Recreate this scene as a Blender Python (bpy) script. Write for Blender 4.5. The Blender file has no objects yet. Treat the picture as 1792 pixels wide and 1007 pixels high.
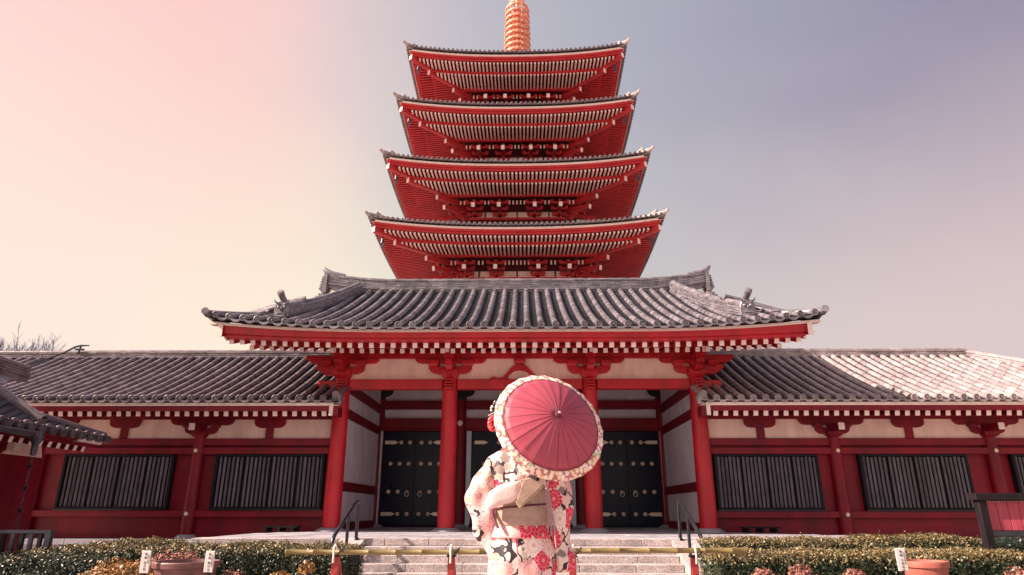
import bpy, math, random
import numpy as np
from mathutils import Vector, Matrix
PI = math.pi
rnd = random.Random(7)
sc = bpy.context.scene

# ---------------------------------------------------------------- camera
cd = bpy.data.cameras.new("camera"); cam = bpy.data.objects.new("camera", cd)
sc.collection.objects.link(cam); sc.camera = cam
cd.sensor_width = 36; cd.lens = 23.14; cd.clip_end = 3000; cd.clip_start = 0.05
cam.matrix_world = Matrix(((0.99983262, 0.0045524, 0.01772037, 0.13),
                           (0.01824426, -0.32071587, -0.94699972, 0.0),
                           (0.00137209, 0.94716451, -0.32074524, 1.09), (0, 0, 0, 1)))
# ---------------------------------------------------------------- sky
SUN = Vector((-0.77, -0.17, 0.56)).normalized()
w = bpy.data.worlds.new("World"); sc.world = w; w.use_nodes = True
nt = w.node_tree; nt.nodes.clear(); L = nt.links
def N(nt, t, **k):
    n = nt.nodes.new(t)
    for a, b in k.items():
        if a.startswith("_"): n.inputs[a[1:].replace("_", " ")].default_value = b
        else: setattr(n, a, b)
    return n
out = N(nt, "ShaderNodeOutputWorld"); add = N(nt, "ShaderNodeAddShader")
bg1 = N(nt, "ShaderNodeBackground"); bg2 = N(nt, "ShaderNodeBackground")
sky = N(nt, "ShaderNodeTexSky"); sky.sky_type = "NISHITA"; sky.sun_disc = False
sky.sun_elevation = math.asin(SUN.z); sky.sun_rotation = math.atan2(SUN.x, SUN.y)
sky.dust_density = 3.0
L.new(sky.outputs[0], bg1.inputs[0]); bg1.inputs[1].default_value = 0.006
tc = N(nt, "ShaderNodeTexCoord"); sep = N(nt, "ShaderNodeSeparateXYZ"); L.new(tc.outputs["Generated"], sep.inputs[0])
nzs = N(nt, "ShaderNodeTexNoise", _Scale=1.5, _Detail=3., _Roughness=.5, _Distortion=.6); mps = N(nt, "ShaderNodeMapping"); mps.inputs["Scale"].default_value = (1, 1, 2.2); L.new(tc.outputs["Generated"], mps.inputs[0]); L.new(mps.outputs[0], nzs.inputs["Vector"])
nzm = N(nt, "ShaderNodeMath", operation="MULTIPLY_ADD"); nzm.inputs[1].default_value = .16; nzm.inputs[2].default_value = -.08; L.new(nzs.outputs[0], nzm.inputs[0])
xad = N(nt, "ShaderNodeMath", operation="ADD"); L.new(sep.outputs[0], xad.inputs[0]); L.new(nzm.outputs[0], xad.inputs[1])
zad = N(nt, "ShaderNodeMath", operation="ADD"); L.new(sep.outputs[2], zad.inputs[0]); L.new(nzm.outputs[0], zad.inputs[1])
def ramp(nt, src, stops, lo=None, hi=None, interp="EASE"):
    if lo is not None:
        mr = N(nt, "ShaderNodeMapRange"); mr.inputs[1].default_value = lo; mr.inputs[2].default_value = hi
        nt.links.new(src, mr.inputs[0]); src = mr.outputs[0]
    r = N(nt, "ShaderNodeValToRGB"); r.color_ramp.interpolation = interp
    el = r.color_ramp.elements
    while len(el) < len(stops): el.new(0.5)
    for e, (p, c) in zip(el, stops):
        e.position = p; e.color = (*c, 1) if len(c) == 3 else c
    nt.links.new(src, r.inputs[0]); return r.outputs[0]
def xr(v): return (v + 1) / 2
low = ramp(nt, xad.outputs[0], [(xr(-.9), (1.0, .80, .68)), (xr(-.55), (1.0, .80, .68)), (xr(-.36), (1.0, .86, .66)), (xr(-.22), (.94, .84, .67)), (xr(-.05), (.66, .66, .56)),
     (xr(.12), (.60, .585, .56)), (xr(.32), (.66, .58, .56)), (xr(.60), (.76, .58, .56)), (xr(1), (.60, .48, .50))], -1, 1, "B_SPLINE")
high = ramp(nt, xad.outputs[0], [(xr(-.9), (1.0, .74, .68)), (xr(-.44), (1.0, .60, .56)), (xr(-.32), (.98, .64, .60)), (xr(-.22), (.72, .60, .61)), (xr(-.06), (.50, .49, .55)),
     (xr(.15), (.44, .43, .51)), (xr(.40), (.32, .305, .41)), (xr(.6), (.25, .225, .34)), (xr(1), (.2, .2, .34))], -1, 1, "B_SPLINE")
mrz = N(nt, "ShaderNodeMapRange", interpolation_type="SMOOTHSTEP"); mrz.inputs[1].default_value = .22; mrz.inputs[2].default_value = .68
L.new(zad.outputs[0], mrz.inputs[0])
mx = N(nt, "ShaderNodeMix", data_type="RGBA"); L.new(mrz.outputs[0], mx.inputs[0]); L.new(low, mx.inputs[6]); L.new(high, mx.inputs[7])
L.new(mx.outputs[2], bg2.inputs[0]); bg2.inputs[1].default_value = 0.42
L.new(bg1.outputs[0], add.inputs[0]); L.new(bg2.outputs[0], add.inputs[1]); L.new(add.outputs[0], out.inputs[0])
sd = bpy.data.lights.new("sun", "SUN"); sd.energy = 5.0; sd.angle = math.radians(.6); sd.color = (1.0, .80, .66)
so = bpy.data.objects.new("sun", sd); sc.collection.objects.link(so); so.rotation_euler = SUN.to_track_quat("Z", "Y").to_euler(); so.location = (-30, -8, 30)
vs = sc.view_settings; vs.view_transform = "Standard"; vs.look = "None"; vs.exposure = 1.2; vs.gamma = 1; vs.use_curve_mapping = False
try: sc.cycles.max_bounces = 6; sc.cycles.use_denoising = True
except Exception: pass

# ---------------------------------------------------------------- materials
MATS = {}
def mat(name, col, rough=.6, metal=0., var=.15, scale=6., bump=.0, bscale=60., col2=None, stretch=(1, 1, 1), spec=.5, coat=0., island=0., fine=0., fscale=300.):
    m = bpy.data.materials.new(name); m.use_nodes = True; t = m.node_tree
    b = t.nodes["Principled BSDF"]; l = t.links
    b.inputs["Roughness"].default_value = rough; b.inputs["Metallic"].default_value = metal
    b.inputs["Specular IOR Level"].default_value = spec; b.inputs["Coat Weight"].default_value = coat
    geo = N(t, "ShaderNodeNewGeometry"); mp = N(t, "ShaderNodeMapping"); mp.inputs["Scale"].default_value = stretch
    l.new(geo.outputs["Position"], mp.inputs[0])
    n1 = N(t, "ShaderNodeTexNoise", _Scale=scale, _Detail=5., _Roughness=.6); l.new(mp.outputs[0], n1.inputs["Vector"])
    c2 = col2 or tuple(c * (1 - var * 2.2) for c in col); c3 = tuple(min(1, c * (1 + var)) for c in col)
    r = N(t, "ShaderNodeValToRGB"); r.color_ramp.elements[0].color = (*c2, 1); r.color_ramp.elements[1].color = (*c3, 1)
    r.color_ramp.elements[0].position = .28; r.color_ramp.elements[1].position = .68
    l.new(n1.outputs[0], r.inputs[0]); c = r.outputs[0]
    if fine:
        n3 = N(t, "ShaderNodeTexNoise", _Scale=fscale, _Detail=2.); l.new(geo.outputs["Position"], n3.inputs["Vector"])
        mr = N(t, "ShaderNodeMapRange"); mr.inputs[1].default_value = .35; mr.inputs[2].default_value = .65; mr.inputs[3].default_value = 1 - fine; mr.inputs[4].default_value = 1 + fine
        l.new(n3.outputs[0], mr.inputs[0]); mm = N(t, "ShaderNodeVectorMath", operation="SCALE"); l.new(c, mm.inputs[0]); l.new(mr.outputs[0], mm.inputs[3]); c = mm.outputs[0]
    if island:
        oi = N(t, "ShaderNodeObjectInfo"); ad = N(t, "ShaderNodeMath", operation="ADD"); fr = N(t, "ShaderNodeMath", operation="FRACT")
        l.new(geo.outputs["Random Per Island"], ad.inputs[0]); l.new(oi.outputs["Random"], ad.inputs[1]); l.new(ad.outputs[0], fr.inputs[0])
        mr = N(t, "ShaderNodeMapRange"); mr.inputs[3].default_value = 1 - island; mr.inputs[4].default_value = 1 + island
        l.new(fr.outputs[0], mr.inputs[0]); mm = N(t, "ShaderNodeVectorMath", operation="SCALE"); l.new(c, mm.inputs[0]); l.new(mr.outputs[0], mm.inputs[3]); c = mm.outputs[0]
    l.new(c, b.inputs["Base Color"])
    mr = N(t, "ShaderNodeMapRange"); mr.inputs[3].default_value = max(.05, rough - .1); mr.inputs[4].default_value = min(1, rough + .12)
    l.new(n1.outputs[0], mr.inputs[0]); l.new(mr.outputs[0], b.inputs["Roughness"])
    if bump:
        n2 = N(t, "ShaderNodeTexNoise", _Scale=bscale, _Detail=4.); l.new(mp.outputs[0], n2.inputs["Vector"])
        bp = N(t, "ShaderNodeBump"); bp.inputs["Strength"].default_value = bump; bp.inputs["Distance"].default_value = .02
        l.new(n2.outputs[0], bp.inputs["Height"]); l.new(bp.outputs[0], b.inputs["Normal"])
    MATS[name] = m; return m
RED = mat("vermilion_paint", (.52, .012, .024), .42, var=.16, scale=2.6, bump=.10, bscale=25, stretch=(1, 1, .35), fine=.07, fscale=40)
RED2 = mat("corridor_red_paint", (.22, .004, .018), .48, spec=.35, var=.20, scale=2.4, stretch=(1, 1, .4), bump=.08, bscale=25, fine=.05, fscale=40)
RED3 = mat("pagoda_red_paint", (.50, .028, .034), .5, spec=.4, var=.10, scale=.8, fine=.06, fscale=12)
ENDW = mat("white_end_paint", (.95, .78, .72), .6, var=.06, scale=5)
ENDP = mat("rafter_glow_rib_paint", (.93, .60, .54), .6, var=.08, scale=3)  # bright light on front rafter undersides put into colour; also the rib paint
PLAS = mat("plaster", (.90, .66, .58), .8, var=.10, scale=2.0, stretch=(1.4, 1.4, .5), bump=.05, bscale=40)
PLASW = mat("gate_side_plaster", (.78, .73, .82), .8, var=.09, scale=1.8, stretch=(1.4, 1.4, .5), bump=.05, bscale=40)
TILE = mat("roof_tile_glaze", (.225, .205, .235), .36, metal=.25, var=.22, scale=5, bump=.25, bscale=30, island=.28, spec=.6, fine=.15, fscale=45)
TILER = mat("pale_roof_tile", (.38, .32, .335), .45, metal=.15, var=.2, scale=3, bump=.25, bscale=30, island=.18, spec=.6, fine=.12, fscale=45)  # paler base colour, used on the right corridor roof
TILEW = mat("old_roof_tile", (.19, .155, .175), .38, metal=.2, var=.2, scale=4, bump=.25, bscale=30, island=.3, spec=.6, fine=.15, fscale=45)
TILEP = mat("pagoda_roof_tile", (.22, .19, .21), .5, metal=.1, var=.2, scale=2)
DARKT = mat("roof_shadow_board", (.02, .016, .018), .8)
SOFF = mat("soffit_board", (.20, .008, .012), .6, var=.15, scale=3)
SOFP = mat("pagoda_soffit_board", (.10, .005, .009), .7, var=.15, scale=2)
DOORM = mat("black_lacquer_door", (.005, .008, .028), .3, var=.2, scale=3, spec=.25, bump=.04, bscale=8)
GOLD = mat("gilded_metal", (.95, .72, .56), .35, metal=.2, var=.15, scale=30)
COPP = mat("gilt_copper", (.78, .34, .22), .5, metal=.05, var=.18, scale=3)
BLK = mat("black_frame_paint", (.009, .009, .013), .5, spec=.2)
SLATM = mat("weathered_window_slat", (.15, .13, .165), .6, var=.3, scale=5, stretch=(6, 6, .6), col2=(.05, .045, .06), island=.25)
STONE = mat("granite", (.45, .385, .385), .75, var=.16, scale=2.2, bump=.2, bscale=120, fine=.45, fscale=55, island=.08)
STONED = mat("granite_flags", (.36, .355, .41), .7, var=.18, scale=1.5, bump=.15, bscale=80, fine=.18, fscale=60, island=.10)  # granite with the blue-grey of the floor shade put into its colour
SOIL = mat("soil", (.09, .06, .045), .95, var=.3, scale=8, bump=.5, bscale=30)
PAVE = mat("paving", (.46, .38, .36), .85, var=.14, scale=1.2, bump=.1, bscale=50, fine=.15, fscale=90)
STEEL = mat("dark_steel", (.06, .065, .085), .28, metal=.75, var=.1, scale=10)
BAMB = mat("bamboo", (.22, .175, .07), .45, var=.2, scale=12, stretch=(.5, 3, 3), col2=(.12, .08, .025))
POSTM = mat("red_post_paint", (.34, .03, .03), .5, var=.12, scale=9)
CLAYP = mat("plum_clay", (.22, .10, .10), .5, var=.2, scale=10, bump=.1)
CLAYR = mat("terracotta", (.40, .12, .09), .6, var=.15, scale=10, bump=.1)
SIGNW = mat("white_sign_board", (.78, .72, .72), .6, var=.04, scale=10)
INK = mat("ink", (.03, .03, .035), .8)
DWOOD = mat("dark_wood", (.016, .010, .014), .55, spec=.25, var=.3, scale=4, stretch=(5, 5, .5))
PINKP = mat("red_board_paint", (.48, .07, .11), .6, var=.15, scale=6, stretch=(4, 4, .5), bump=.1)
BARK = mat("pale_bark", (.20, .24, .34), .85, var=.3, scale=8)
COPG = mat("old_copper", (.10, .09, .12), .4, metal=.6, var=.2, scale=12)
SKIN = mat("skin", (.72, .45, .36), .5, var=.05)
HAIR = mat("hair", (.012, .009, .010), .35, var=.2, scale=40)
WHITEC = mat("white_cloth", (.85, .78, .76), .8, var=.04)
OBI = mat("obi_silk", (.40, .28, .23), .55, var=.12, scale=26, bump=.15, bscale=220, fine=.06, fscale=120)
OBIP = mat("obi_speckled_silk", (.60, .38, .38), .7, var=.2, scale=110, col2=(.80, .70, .70), bump=.2, bscale=160)
OBIG = mat("obi_backing_silk", (.40, .32, .22), .6, var=.08, scale=30)
CORD = mat("maroon_cord", (.11, .012, .035), .6)
FLRED = mat("red_silk_petal", (.60, .012, .03), .6, var=.2, scale=60)
CLOTHP = mat("parasol_cloth", (.38, .055, .095), .55, var=.07, scale=5, fine=.03, fscale=60)
def leafmat(name, c1, c2, rough=.45):
    m = bpy.data.materials.new(name); m.use_nodes = True; t = m.node_tree; b = t.nodes["Principled BSDF"]
    g = N(t, "ShaderNodeNewGeometry"); r = ramp(t, g.outputs["Random Per Island"], [(0, c1), (.6, tuple((a + b_) / 2 for a, b_ in zip(c1, c2))), (1, c2)], interp="LINEAR")
    t.links.new(r, b.inputs["Base Color"]); b.inputs["Roughness"].default_value = rough
    b.inputs["Subsurface Weight"].default_value = 0
    return m
PAN = mat("shade_dark_pan_tile", (.045, .045, .06), .7, var=.3, scale=5, bump=.3, bscale=40, spec=.3)  # shade between the cover tiles put into the pan colour
PANR = mat("shade_grey_pan_tile", (.10, .085, .09), .7, var=.3, scale=5, bump=.3, bscale=40, spec=.3)  # same shade in the colour, lighter, for the right corridor pans
LF_G = leafmat("hedge_leaf", (.007, .020, .010), (.055, .080, .032), .40)
LF_D = leafmat("dark_hedge_leaf", (.008, .020, .014), (.040, .065, .035), .32)
LF_O = leafmat("sunlit_top_leaf", (.07, .07, .03), (.38, .27, .13), .45)  # sunlight on the hedge tops put into the leaf colour
LF_P = leafmat("pink_azalea_leaf", (.22, .07, .06), (.50, .22, .17))
LF_Y = leafmat("orange_azalea_leaf", (.30, .12, .03), (.50, .28, .08))
CORE = mat("hedge_core", (.012, .016, .008), .9, var=.4, scale=20)

# ---------------------------------------------------------------- builders
Wm = {}
def reg(o, parent=None, M=None):
    M = M or Matrix.Identity(4)
    sc.collection.objects.link(o)
    if parent is not None:
        o.parent = parent; o.matrix_parent_inverse = Wm[parent.name].inverted()
    o.matrix_basis = M; Wm[o.name] = M.copy(); return o
def tag(o, label=None, cat=None, group=None, kind=None):
    if label: o["label"] = label
    if cat: o["category"] = cat
    if group: o["group"] = group
    if kind: o["kind"] = kind
    return o
def thing(name, loc, label, cat, group=None, kind=None):
    o = bpy.data.objects.new(name, None); o.empty_display_size = .2
    reg(o, None, Matrix.Translation(loc)); return tag(o, label, cat, group, kind)
def inst(name, mesh, parent, M): return reg(bpy.data.objects.new(name, mesh), parent, M)
class MB:
    def __init__(s): s.v = []; s.f = []; s.m = []; s.uv = None
    def add(s, vs_, fs, m=0, M=None):
        o = len(s.v)
        s.v += [tuple(M @ Vector(p)) if M is not None else tuple(p) for p in vs_]
        s.f += [tuple(i + o for i in f) for f in fs]
        s.m += [m] * len(fs) if isinstance(m, int) else list(m)
    def hexa(s, p, m=0, M=None, front=None):
        # p: 4 bottom ccw then 4 top ; faces: bottom, top, 4 sides (side0 = edge 0-1)
        ms = [m] * 6
        if front is not None: ms[2] = front
        s.add(p, [(3, 2, 1, 0), (4, 5, 6, 7), (0, 1, 5, 4), (1, 2, 6, 5), (2, 3, 7, 6), (3, 0, 4, 7)], ms, M)
    def box(s, a, b, m=0, M=None, front=None):
        x0, y0, z0 = a; x1, y1, z1 = b
        s.hexa([(x0, y0, z0), (x1, y0, z0), (x1, y1, z0), (x0, y1, z0), (x0, y0, z1), (x1, y0, z1), (x1, y1, z1), (x0, y1, z1)], m, M, front)
    def prism(s, poly, d0, d1, axis="y", m=0, M=None, mf=None):
        n = len(poly)
        def P(a, b, d): return (a, d, b) if axis == "y" else ((d, a, b) if axis == "x" else (a, b, d))
        vs_ = [P(a, b, d0) for a, b in poly] + [P(a, b, d1) for a, b in poly]
        fs = [tuple(range(n)), tuple(range(2 * n - 1, n - 1, -1))] + [(i, i + n, (i + 1) % n + n, (i + 1) % n) for i in range(n)]
        s.add(vs_, fs, [mf if mf is not None else m, m] + [m] * n, M)
    def tube(s, pts, r, n=8, m=0, M=None, cap=True, sx=1., flat=None):
        pts = [Vector(p) for p in pts]; k = len(pts)
        rs = r if isinstance(r, (list, tuple)) else [r] * k
        vs_ = []; up = Vector((0, 0, 1)); prev = None
        for i, p in enumerate(pts):
            t = (pts[min(i + 1, k - 1)] - pts[max(i - 1, 0)]).normalized()
            if prev is None:
                a = t.cross(up); a = a.normalized() if a.length > .01 else Vector((1, 0, 0))
            else:
                a = (prev - t * prev.dot(t)); a = a.normalized() if a.length > 1e-6 else t.orthogonal().normalized()
            prev = a; b = a.cross(t)
            for j in range(n):
                q = 2 * PI * j / n
                vs_.append(tuple(p + a * math.cos(q) * rs[i] * sx + b * math.sin(q) * rs[i]))
        fs = [(i * n + j, i * n + (j + 1) % n, (i + 1) * n + (j + 1) % n, (i + 1) * n + j) for i in range(k - 1) for j in range(n)]
        if cap: fs += [tuple(range(n - 1, -1, -1)), tuple((k - 1) * n + j for j in range(n))]
        s.add(vs_, fs, m, M)
    def lathe(s, prof, c=(0, 0, 0), n=16, m=0, M=None, cap=True):
        k = len(prof); vs_ = [(c[0] + r * math.cos(2 * PI * j / n), c[1] + r * math.sin(2 * PI * j / n), c[2] + z) for r, z in prof for j in range(n)]
        fs = [(i * n + j, i * n + (j + 1) % n, (i + 1) * n + (j + 1) % n, (i + 1) * n + j) for i in range(k - 1) for j in range(n)]
        if cap: fs += [tuple(range(n - 1, -1, -1)), tuple((k - 1) * n + j for j in range(n))]
        s.add(vs_, fs, m, M)
    def grid(s, fn, nu, nv, m=0, M=None):
        vs_ = [fn(i / nu, j / nv) for i in range(nu + 1) for j in range(nv + 1)]
        s.add(vs_, [(i * (nv + 1) + j, (i + 1) * (nv + 1) + j, (i + 1) * (nv + 1) + j + 1, i * (nv + 1) + j + 1) for i in range(nu) for j in range(nv)], m, M)
    def mesh(s, name, mats, smooth=0):
        me = bpy.data.meshes.new(name); me.from_pydata(s.v, [], s.f)
        for x in mats: me.materials.append(x)
        if len(mats) > 1: me.polygons.foreach_set("material_index", s.m)
        if smooth:
            me.polygons.foreach_set("use_smooth", [True] * len(me.polygons)); me.set_sharp_from_angle(angle=math.radians(smooth))
        me.update(); return me
    def build(s, name, mats, parent=None, smooth=0, bevel=0, M=None, label=None, kind=None):
        if not isinstance(mats, (list, tuple)): mats = [mats]
        o = reg(bpy.data.objects.new(name, s.mesh(name, mats, smooth)), parent, M)
        if bevel:
            b = o.modifiers.new("bevel", "BEVEL"); b.width = bevel; b.segments = 1; b.limit_method = "ANGLE"
        if label: o["label"] = label
        if kind: o["kind"] = kind
        return o
def boxo(name, a, b, m, parent, bevel=.008, label=None):
    q = MB(); q.box(a, b); return q.build(name, m, parent, bevel=bevel, label=label)
def frame(o, x, y, z):
    return Matrix(((x[0], y[0], z[0], o[0]), (x[1], y[1], z[1], o[1]), (x[2], y[2], z[2], o[2]), (0, 0, 0, 1)))

# ---- shared tile meshes: cover tile lies along +y, unit length, z up
def cover_mesh(name, r, m, n=7):
    q = MB(); L_ = 1.
    for (y0, y1, a, b) in ((0, 1., r, r * .86),):
        p0 = [(a * math.cos(PI * j / n), y0, a * math.sin(PI * j / n)) for j in range(n + 1)]
        p1 = [(b * math.cos(PI * j / n), y1, b * math.sin(PI * j / n)) for j in range(n + 1)]
        q.add(p0 + p1, [(j + 1, j, j + n + 1, j + n + 2) for j in range(n)] + [tuple(range(n + 1))])
    return q.mesh(name, [m], smooth=50)
def cap_mesh(name, r, m):
    q = MB(); M = Matrix.Rotation(PI / 2, 4, "X")   # axis to -y
    q.lathe([(r * .9, -.10), (r, -.02), (r, .022), (r * .84, .026), (r * .78, -.004), (r * .42, -.004), (r * .36, .008), (r * .1, .010)], n=14, M=M)
    for k in range(3):   # three raised commas
        a = k * 2 * PI / 3; q.tube([(r * .30 * math.cos(a + t * .5), -.012, r * .30 * math.sin(a + t * .5)) for t in (0, 1, 2)], [r * .16, r * .12, r * .04], n=5)
    return q.mesh(name, [m], smooth=40)
def pend_mesh(name, w_, h, m):
    q = MB(); n = 6
    up = [(-w_ / 2 + w_ * j / n, -h * .45 * (1 - (2 * j / n - 1) ** 2)) for j in range(n + 1)]
    dn = [(-w_ / 2 + w_ * j / n, -.02 - h * (1 - (2 * j / n - 1) ** 2)) for j in range(n, -1, -1)]
    q.prism(up + dn, -.02, .03, "y"); return q.mesh(name, [m])
class Roof:
    """one tiled slope; P(u,s) surface point, u metres along eave, s 0 (eave) to 1"""
    def __init__(s, parent, P, us, send, nc, r, tm, limit=300, pitch=.3, sstart=None):
        cm = cover_mesh("roof_tile", r, tm); capm = cap_mesh("eave_tile", r, tm); pm = pend_mesh("eave_pan_tile", pitch - r * .7, .070, tm)
        stuff = MB(); pan = MB(); items = []
        st = 1. / nc
        for ui, u in enumerate(us):
            e = send(u); k = 0
            while k * st < e - .02:
                s0 = k * st; s1 = min((k + 1) * st, e)
                p0 = Vector(P(u, s0)); p1 = Vector(P(u, s1)); dx = (Vector(P(u + .05, s0)) - Vector(P(u - .05, s0))).normalized()
                dy = p1 - p0; ln = dy.length; dy.normalize(); dz = dx.cross(dy).normalized(); dx = dy.cross(dz)
                j = rnd.uniform(-.004, .004); off = dz * (.012 + rnd.uniform(0, .006)) + dx * j
                items.append((k, ui, frame(p0 + off - dy * .015, dx, dy * (ln + .03), dz)))
                k += 1
        items.sort(key=lambda t: t[0])
        co = [v.co.copy() for v in cm.vertices]; fc = [tuple(p.vertices) for p in cm.polygons]
        for n_, (k, ui, M) in enumerate(items):
            if n_ < limit: inst("roof_tile", cm, parent, M)
            else: stuff.add(co, fc, 0, M)
        if stuff.v: stuff.build("upper_roof_tiles", tm, parent, smooth=50, kind="stuff")
        for u in us:
            p = Vector(P(u, 0)); dx = (Vector(P(u + .05, 0)) - Vector(P(u - .05, 0))).normalized(); dy = (Vector(P(u, .05)) - p).normalized()
            fy = Vector((dy.x, dy.y, 0)).normalized(); dz = dx.cross(fy).normalized()
            inst("eave_tile", capm, parent, frame(p + dz * .03 - fy * .03, dx, fy, dz))
        for a, b in zip(us[:-1], us[1:]):
            u = (a + b) / 2; p = Vector(P(u, 0)); dx = (Vector(P(b, 0)) - Vector(P(a, 0))).normalized(); dy = (Vector(P(u, .05)) - p).normalized()
            fy = Vector((dy.x, dy.y, 0)).normalized(); dz = dx.cross(fy).normalized()
            inst("eave_pan_tile", pm, parent, frame(p - fy * .03, dx, fy, dz))
            e = min(send(a), send(b)); k = 0; n2 = nc * 2; s2 = 1. / n2
            while k * s2 < e:
                s0 = k * s2; s1 = min((k + 1) * s2 * 1.0, e + .001)
                vsx = []
                for ss, lift in ((s0, .035), (s1, .006)):
                    for t, dp in ((0, .02), (.25, -.022), (.5, -.035), (.75, -.022), (1, .02)):
                        q = Vector(P(a + (b - a) * t, ss)); q.z += dp + lift; vsx.append(tuple(q))
                q0 = [(x, y, z - .05) for x, y, z in vsx[:5]]
                pan.add(vsx + q0, [(j, j + 1, j + 6, j + 5) for j in range(4)] + [(j + 10, j + 11, j + 1, j) for j in range(4)])
                k += 1
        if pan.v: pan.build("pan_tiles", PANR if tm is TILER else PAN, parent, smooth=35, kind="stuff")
def ridge_stack(parent, path, h, w_, m, name="ridge", layers=5, capr=.09, seg=.32, tiles=True):
    """layered tile courses along a path of bottom points, with cap tiles as pieces"""
    q = MB(); pts = [Vector(p) for p in path]
    # resample
    d = [0.]
    for a, b in zip(pts[:-1], pts[1:]): d.append(d[-1] + (b - a).length)
    def at(t):
        t = max(0, min(d[-1], t))
        for i in range(len(pts) - 1):
            if t <= d[i + 1] + 1e-9: return pts[i].lerp(pts[i + 1], (t - d[i]) / max(1e-9, d[i + 1] - d[i]))
        return pts[-1]
    n = max(2, int(d[-1] / seg)); lh = h / layers
    for li in range(layers):
        wd = w_ * (1 - .10 * li / layers) + (.03 if li == 0 else 0) + (.03 if li == layers - 1 else 0); ofs = (li % 2) * .5
        k = -ofs
        while k < n:
            t0 = max(0, k * d[-1] / n) + .004; t1 = min(d[-1], (k + 1) * d[-1] / n) - .004; k += 1
            if t1 <= t0: continue
            a = at(t0); b = at(t1); t = (b - a).normalized(); sd_ = t.cross(Vector((0, 0, 1))).normalized()
            jw = wd / 2 + rnd.uniform(-.007, .007); up = Vector((0, 0, 1))
            z0 = li * lh; z1 = z0 + lh * .74
            c = [a - sd_ * jw + up * z0, b - sd_ * jw + up * z0, b + sd_ * jw + up * z0, a + sd_ * jw + up * z0]
            q.hexa(c + [x + up * (z1 - z0) for x in c])
    a = at(0); 
    for i in range(n):   # solid core
        a = at(i * d[-1] / n); b = at((i + 1) * d[-1] / n); t = (b - a).normalized(); sd_ = t.cross(Vector((0, 0, 1))).normalized() * (w_ * .40)
        c = [a - sd_, b - sd_, b + sd_, a + sd_]; up = Vector((0, 0, h)); q.hexa([x - Vector((0, 0, .1)) for x in c] + [x + up for x in c])
    o = q.build(name, m, parent)
    cm = cover_mesh("ridge_tile", capr, m)
    for i in range(n):
        a = at(i * d[-1] / n); b = at((i + 1) * d[-1] / n); t = b - a; ln = t.length; t.normalize(); sd_ = t.cross(Vector((0, 0, 1))).normalized(); up = sd_.cross(t)
        inst("ridge_tile", cm, o, frame(a + Vector((0, 0, h - .01)), sd_, t * (ln + .01), up))
    return o
def sweep(q, prof, xs, fn, m=0, mul=None):
    """prof list of (y,z) closed; fn(x)->dz"""
    n = len(prof); mul = mul or [1] * n; vs_ = [(x, y, z + fn(x) * k) for x in xs for (y, z), k in zip(prof, mul)]
    fs = [(i * n + j, i * n + (j + 1) % n, (i + 1) * n + (j + 1) % n, (i + 1) * n + j) for i in range(len(xs) - 1) for j in range(n)]
    fs += [tuple(range(n)), tuple((len(xs) - 1) * n + j for j in range(n - 1, -1, -1))]
    q.add(vs_, fs, m)
def lin(a, b, n): return [a + (b - a) * i / (n - 1) for i in range(n)]

# ================================================================ SETTING
q = MB(); q.grid(lambda u, v: (-400 + 800 * u, -300 + 900 * v, 0), 4, 4); q.build("ground", PAVE, kind="structure")
q = MB(); q.box((-16, 6.2, .004), (-2.0, 12.6, .03)); q.build("left_planting_bed", SOIL, kind="structure")
q = MB(); q.box((2.15, 6.2, .004), (16, 12.6, .03)); q.build("right_planting_bed", SOIL, kind="structure")
# terrace in front of the gate
T = MB()
poly = [(-5.96, 12.80), (6.9, 12.80), (6.95, 15.0), (5.6, 17.1), (4.9, 17.3), (4.9, 26), (-4.9, 26), (-4.9, 17.3), (-5.8, 17.1), (-5.9, 15.8)]
T.prism(poly, .02, .56, "z"); terr = T.build("terrace", STONED, kind="structure")
gs = .62
fl = {}
for j in range(7):
    y0 = 13.21 + j * gs; y1 = y0 + gs - .008
    for i in range(-10, 12):
        x0 = i * gs - .2 + (j % 2) * .31; x1 = x0 + gs - .008
        lim0 = -5.9 if y0 < 15.6 else -4.95 - .9 * max(0, 1 - (y0 - 15.2) / 2); lim1 = 6.9 if y0 < 14.6 else 6.9 - 1.0 * (y0 - 14.6) / 1.2
        if y0 > 16.6: lim0, lim1 = -4.9, 4.9
        a = max(x0, lim0); b = min(x1, lim1)
        if b - a < .1: continue
        z = .60 + rnd.uniform(-.0015, .0015)
        boxo("flagstone", (a, y0, .55), (b, y1, z), STONED, terr, bevel=.004)
q = MB()
for j in range(14):
    for i in range(8):
        x0 = -4.9 + i * 1.225; y0 = 13.21 + 7 * gs + j * .62
        q.box((x0, y0, .55), (x0 + 1.217, y0 + .612, .6 + rnd.uniform(-.001, .001)))
q.build("inner_flagstones", STONED, terr, kind="stuff")
x = -5.96
while x < 6.85:   # kerb stones of the terrace front
    ln = min(rnd.uniform(.8, 1.1), 6.9 - x); z = .602
    boxo("kerb_stone", (x, 12.75, .485), (x + ln - .007, 13.203, z), STONE, terr, bevel=.008); x += ln
for X0, X1 in ((-5.93, -3.22), (3.22, 6.87)):
    x = X0
    while x < X1 - .05:
        ln = min(.75, X1 - x); boxo("facing_stone", (x, 12.79, .03), (x + ln - .008, 12.9, .478), STONED, terr, bevel=.006); x += ln
# corridor plinths
for sx, X0, X1 in ((-1, -14.5, -5.0), (1, 5.0, 16.0)):
    pl = MB(); pl.box((X0, 16.75, .02), (X1, 21.2, .30)); plo = pl.build("corridor_plinth", STONED, kind="structure")
    x = X0
    while x < X1 - .05:
        ln = min(1.2, X1 - x); boxo("coping_stone", (x, 16.68, .30), (x + ln - .008, 17.30, .43), STONED, plo, bevel=.008); x += ln
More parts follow.
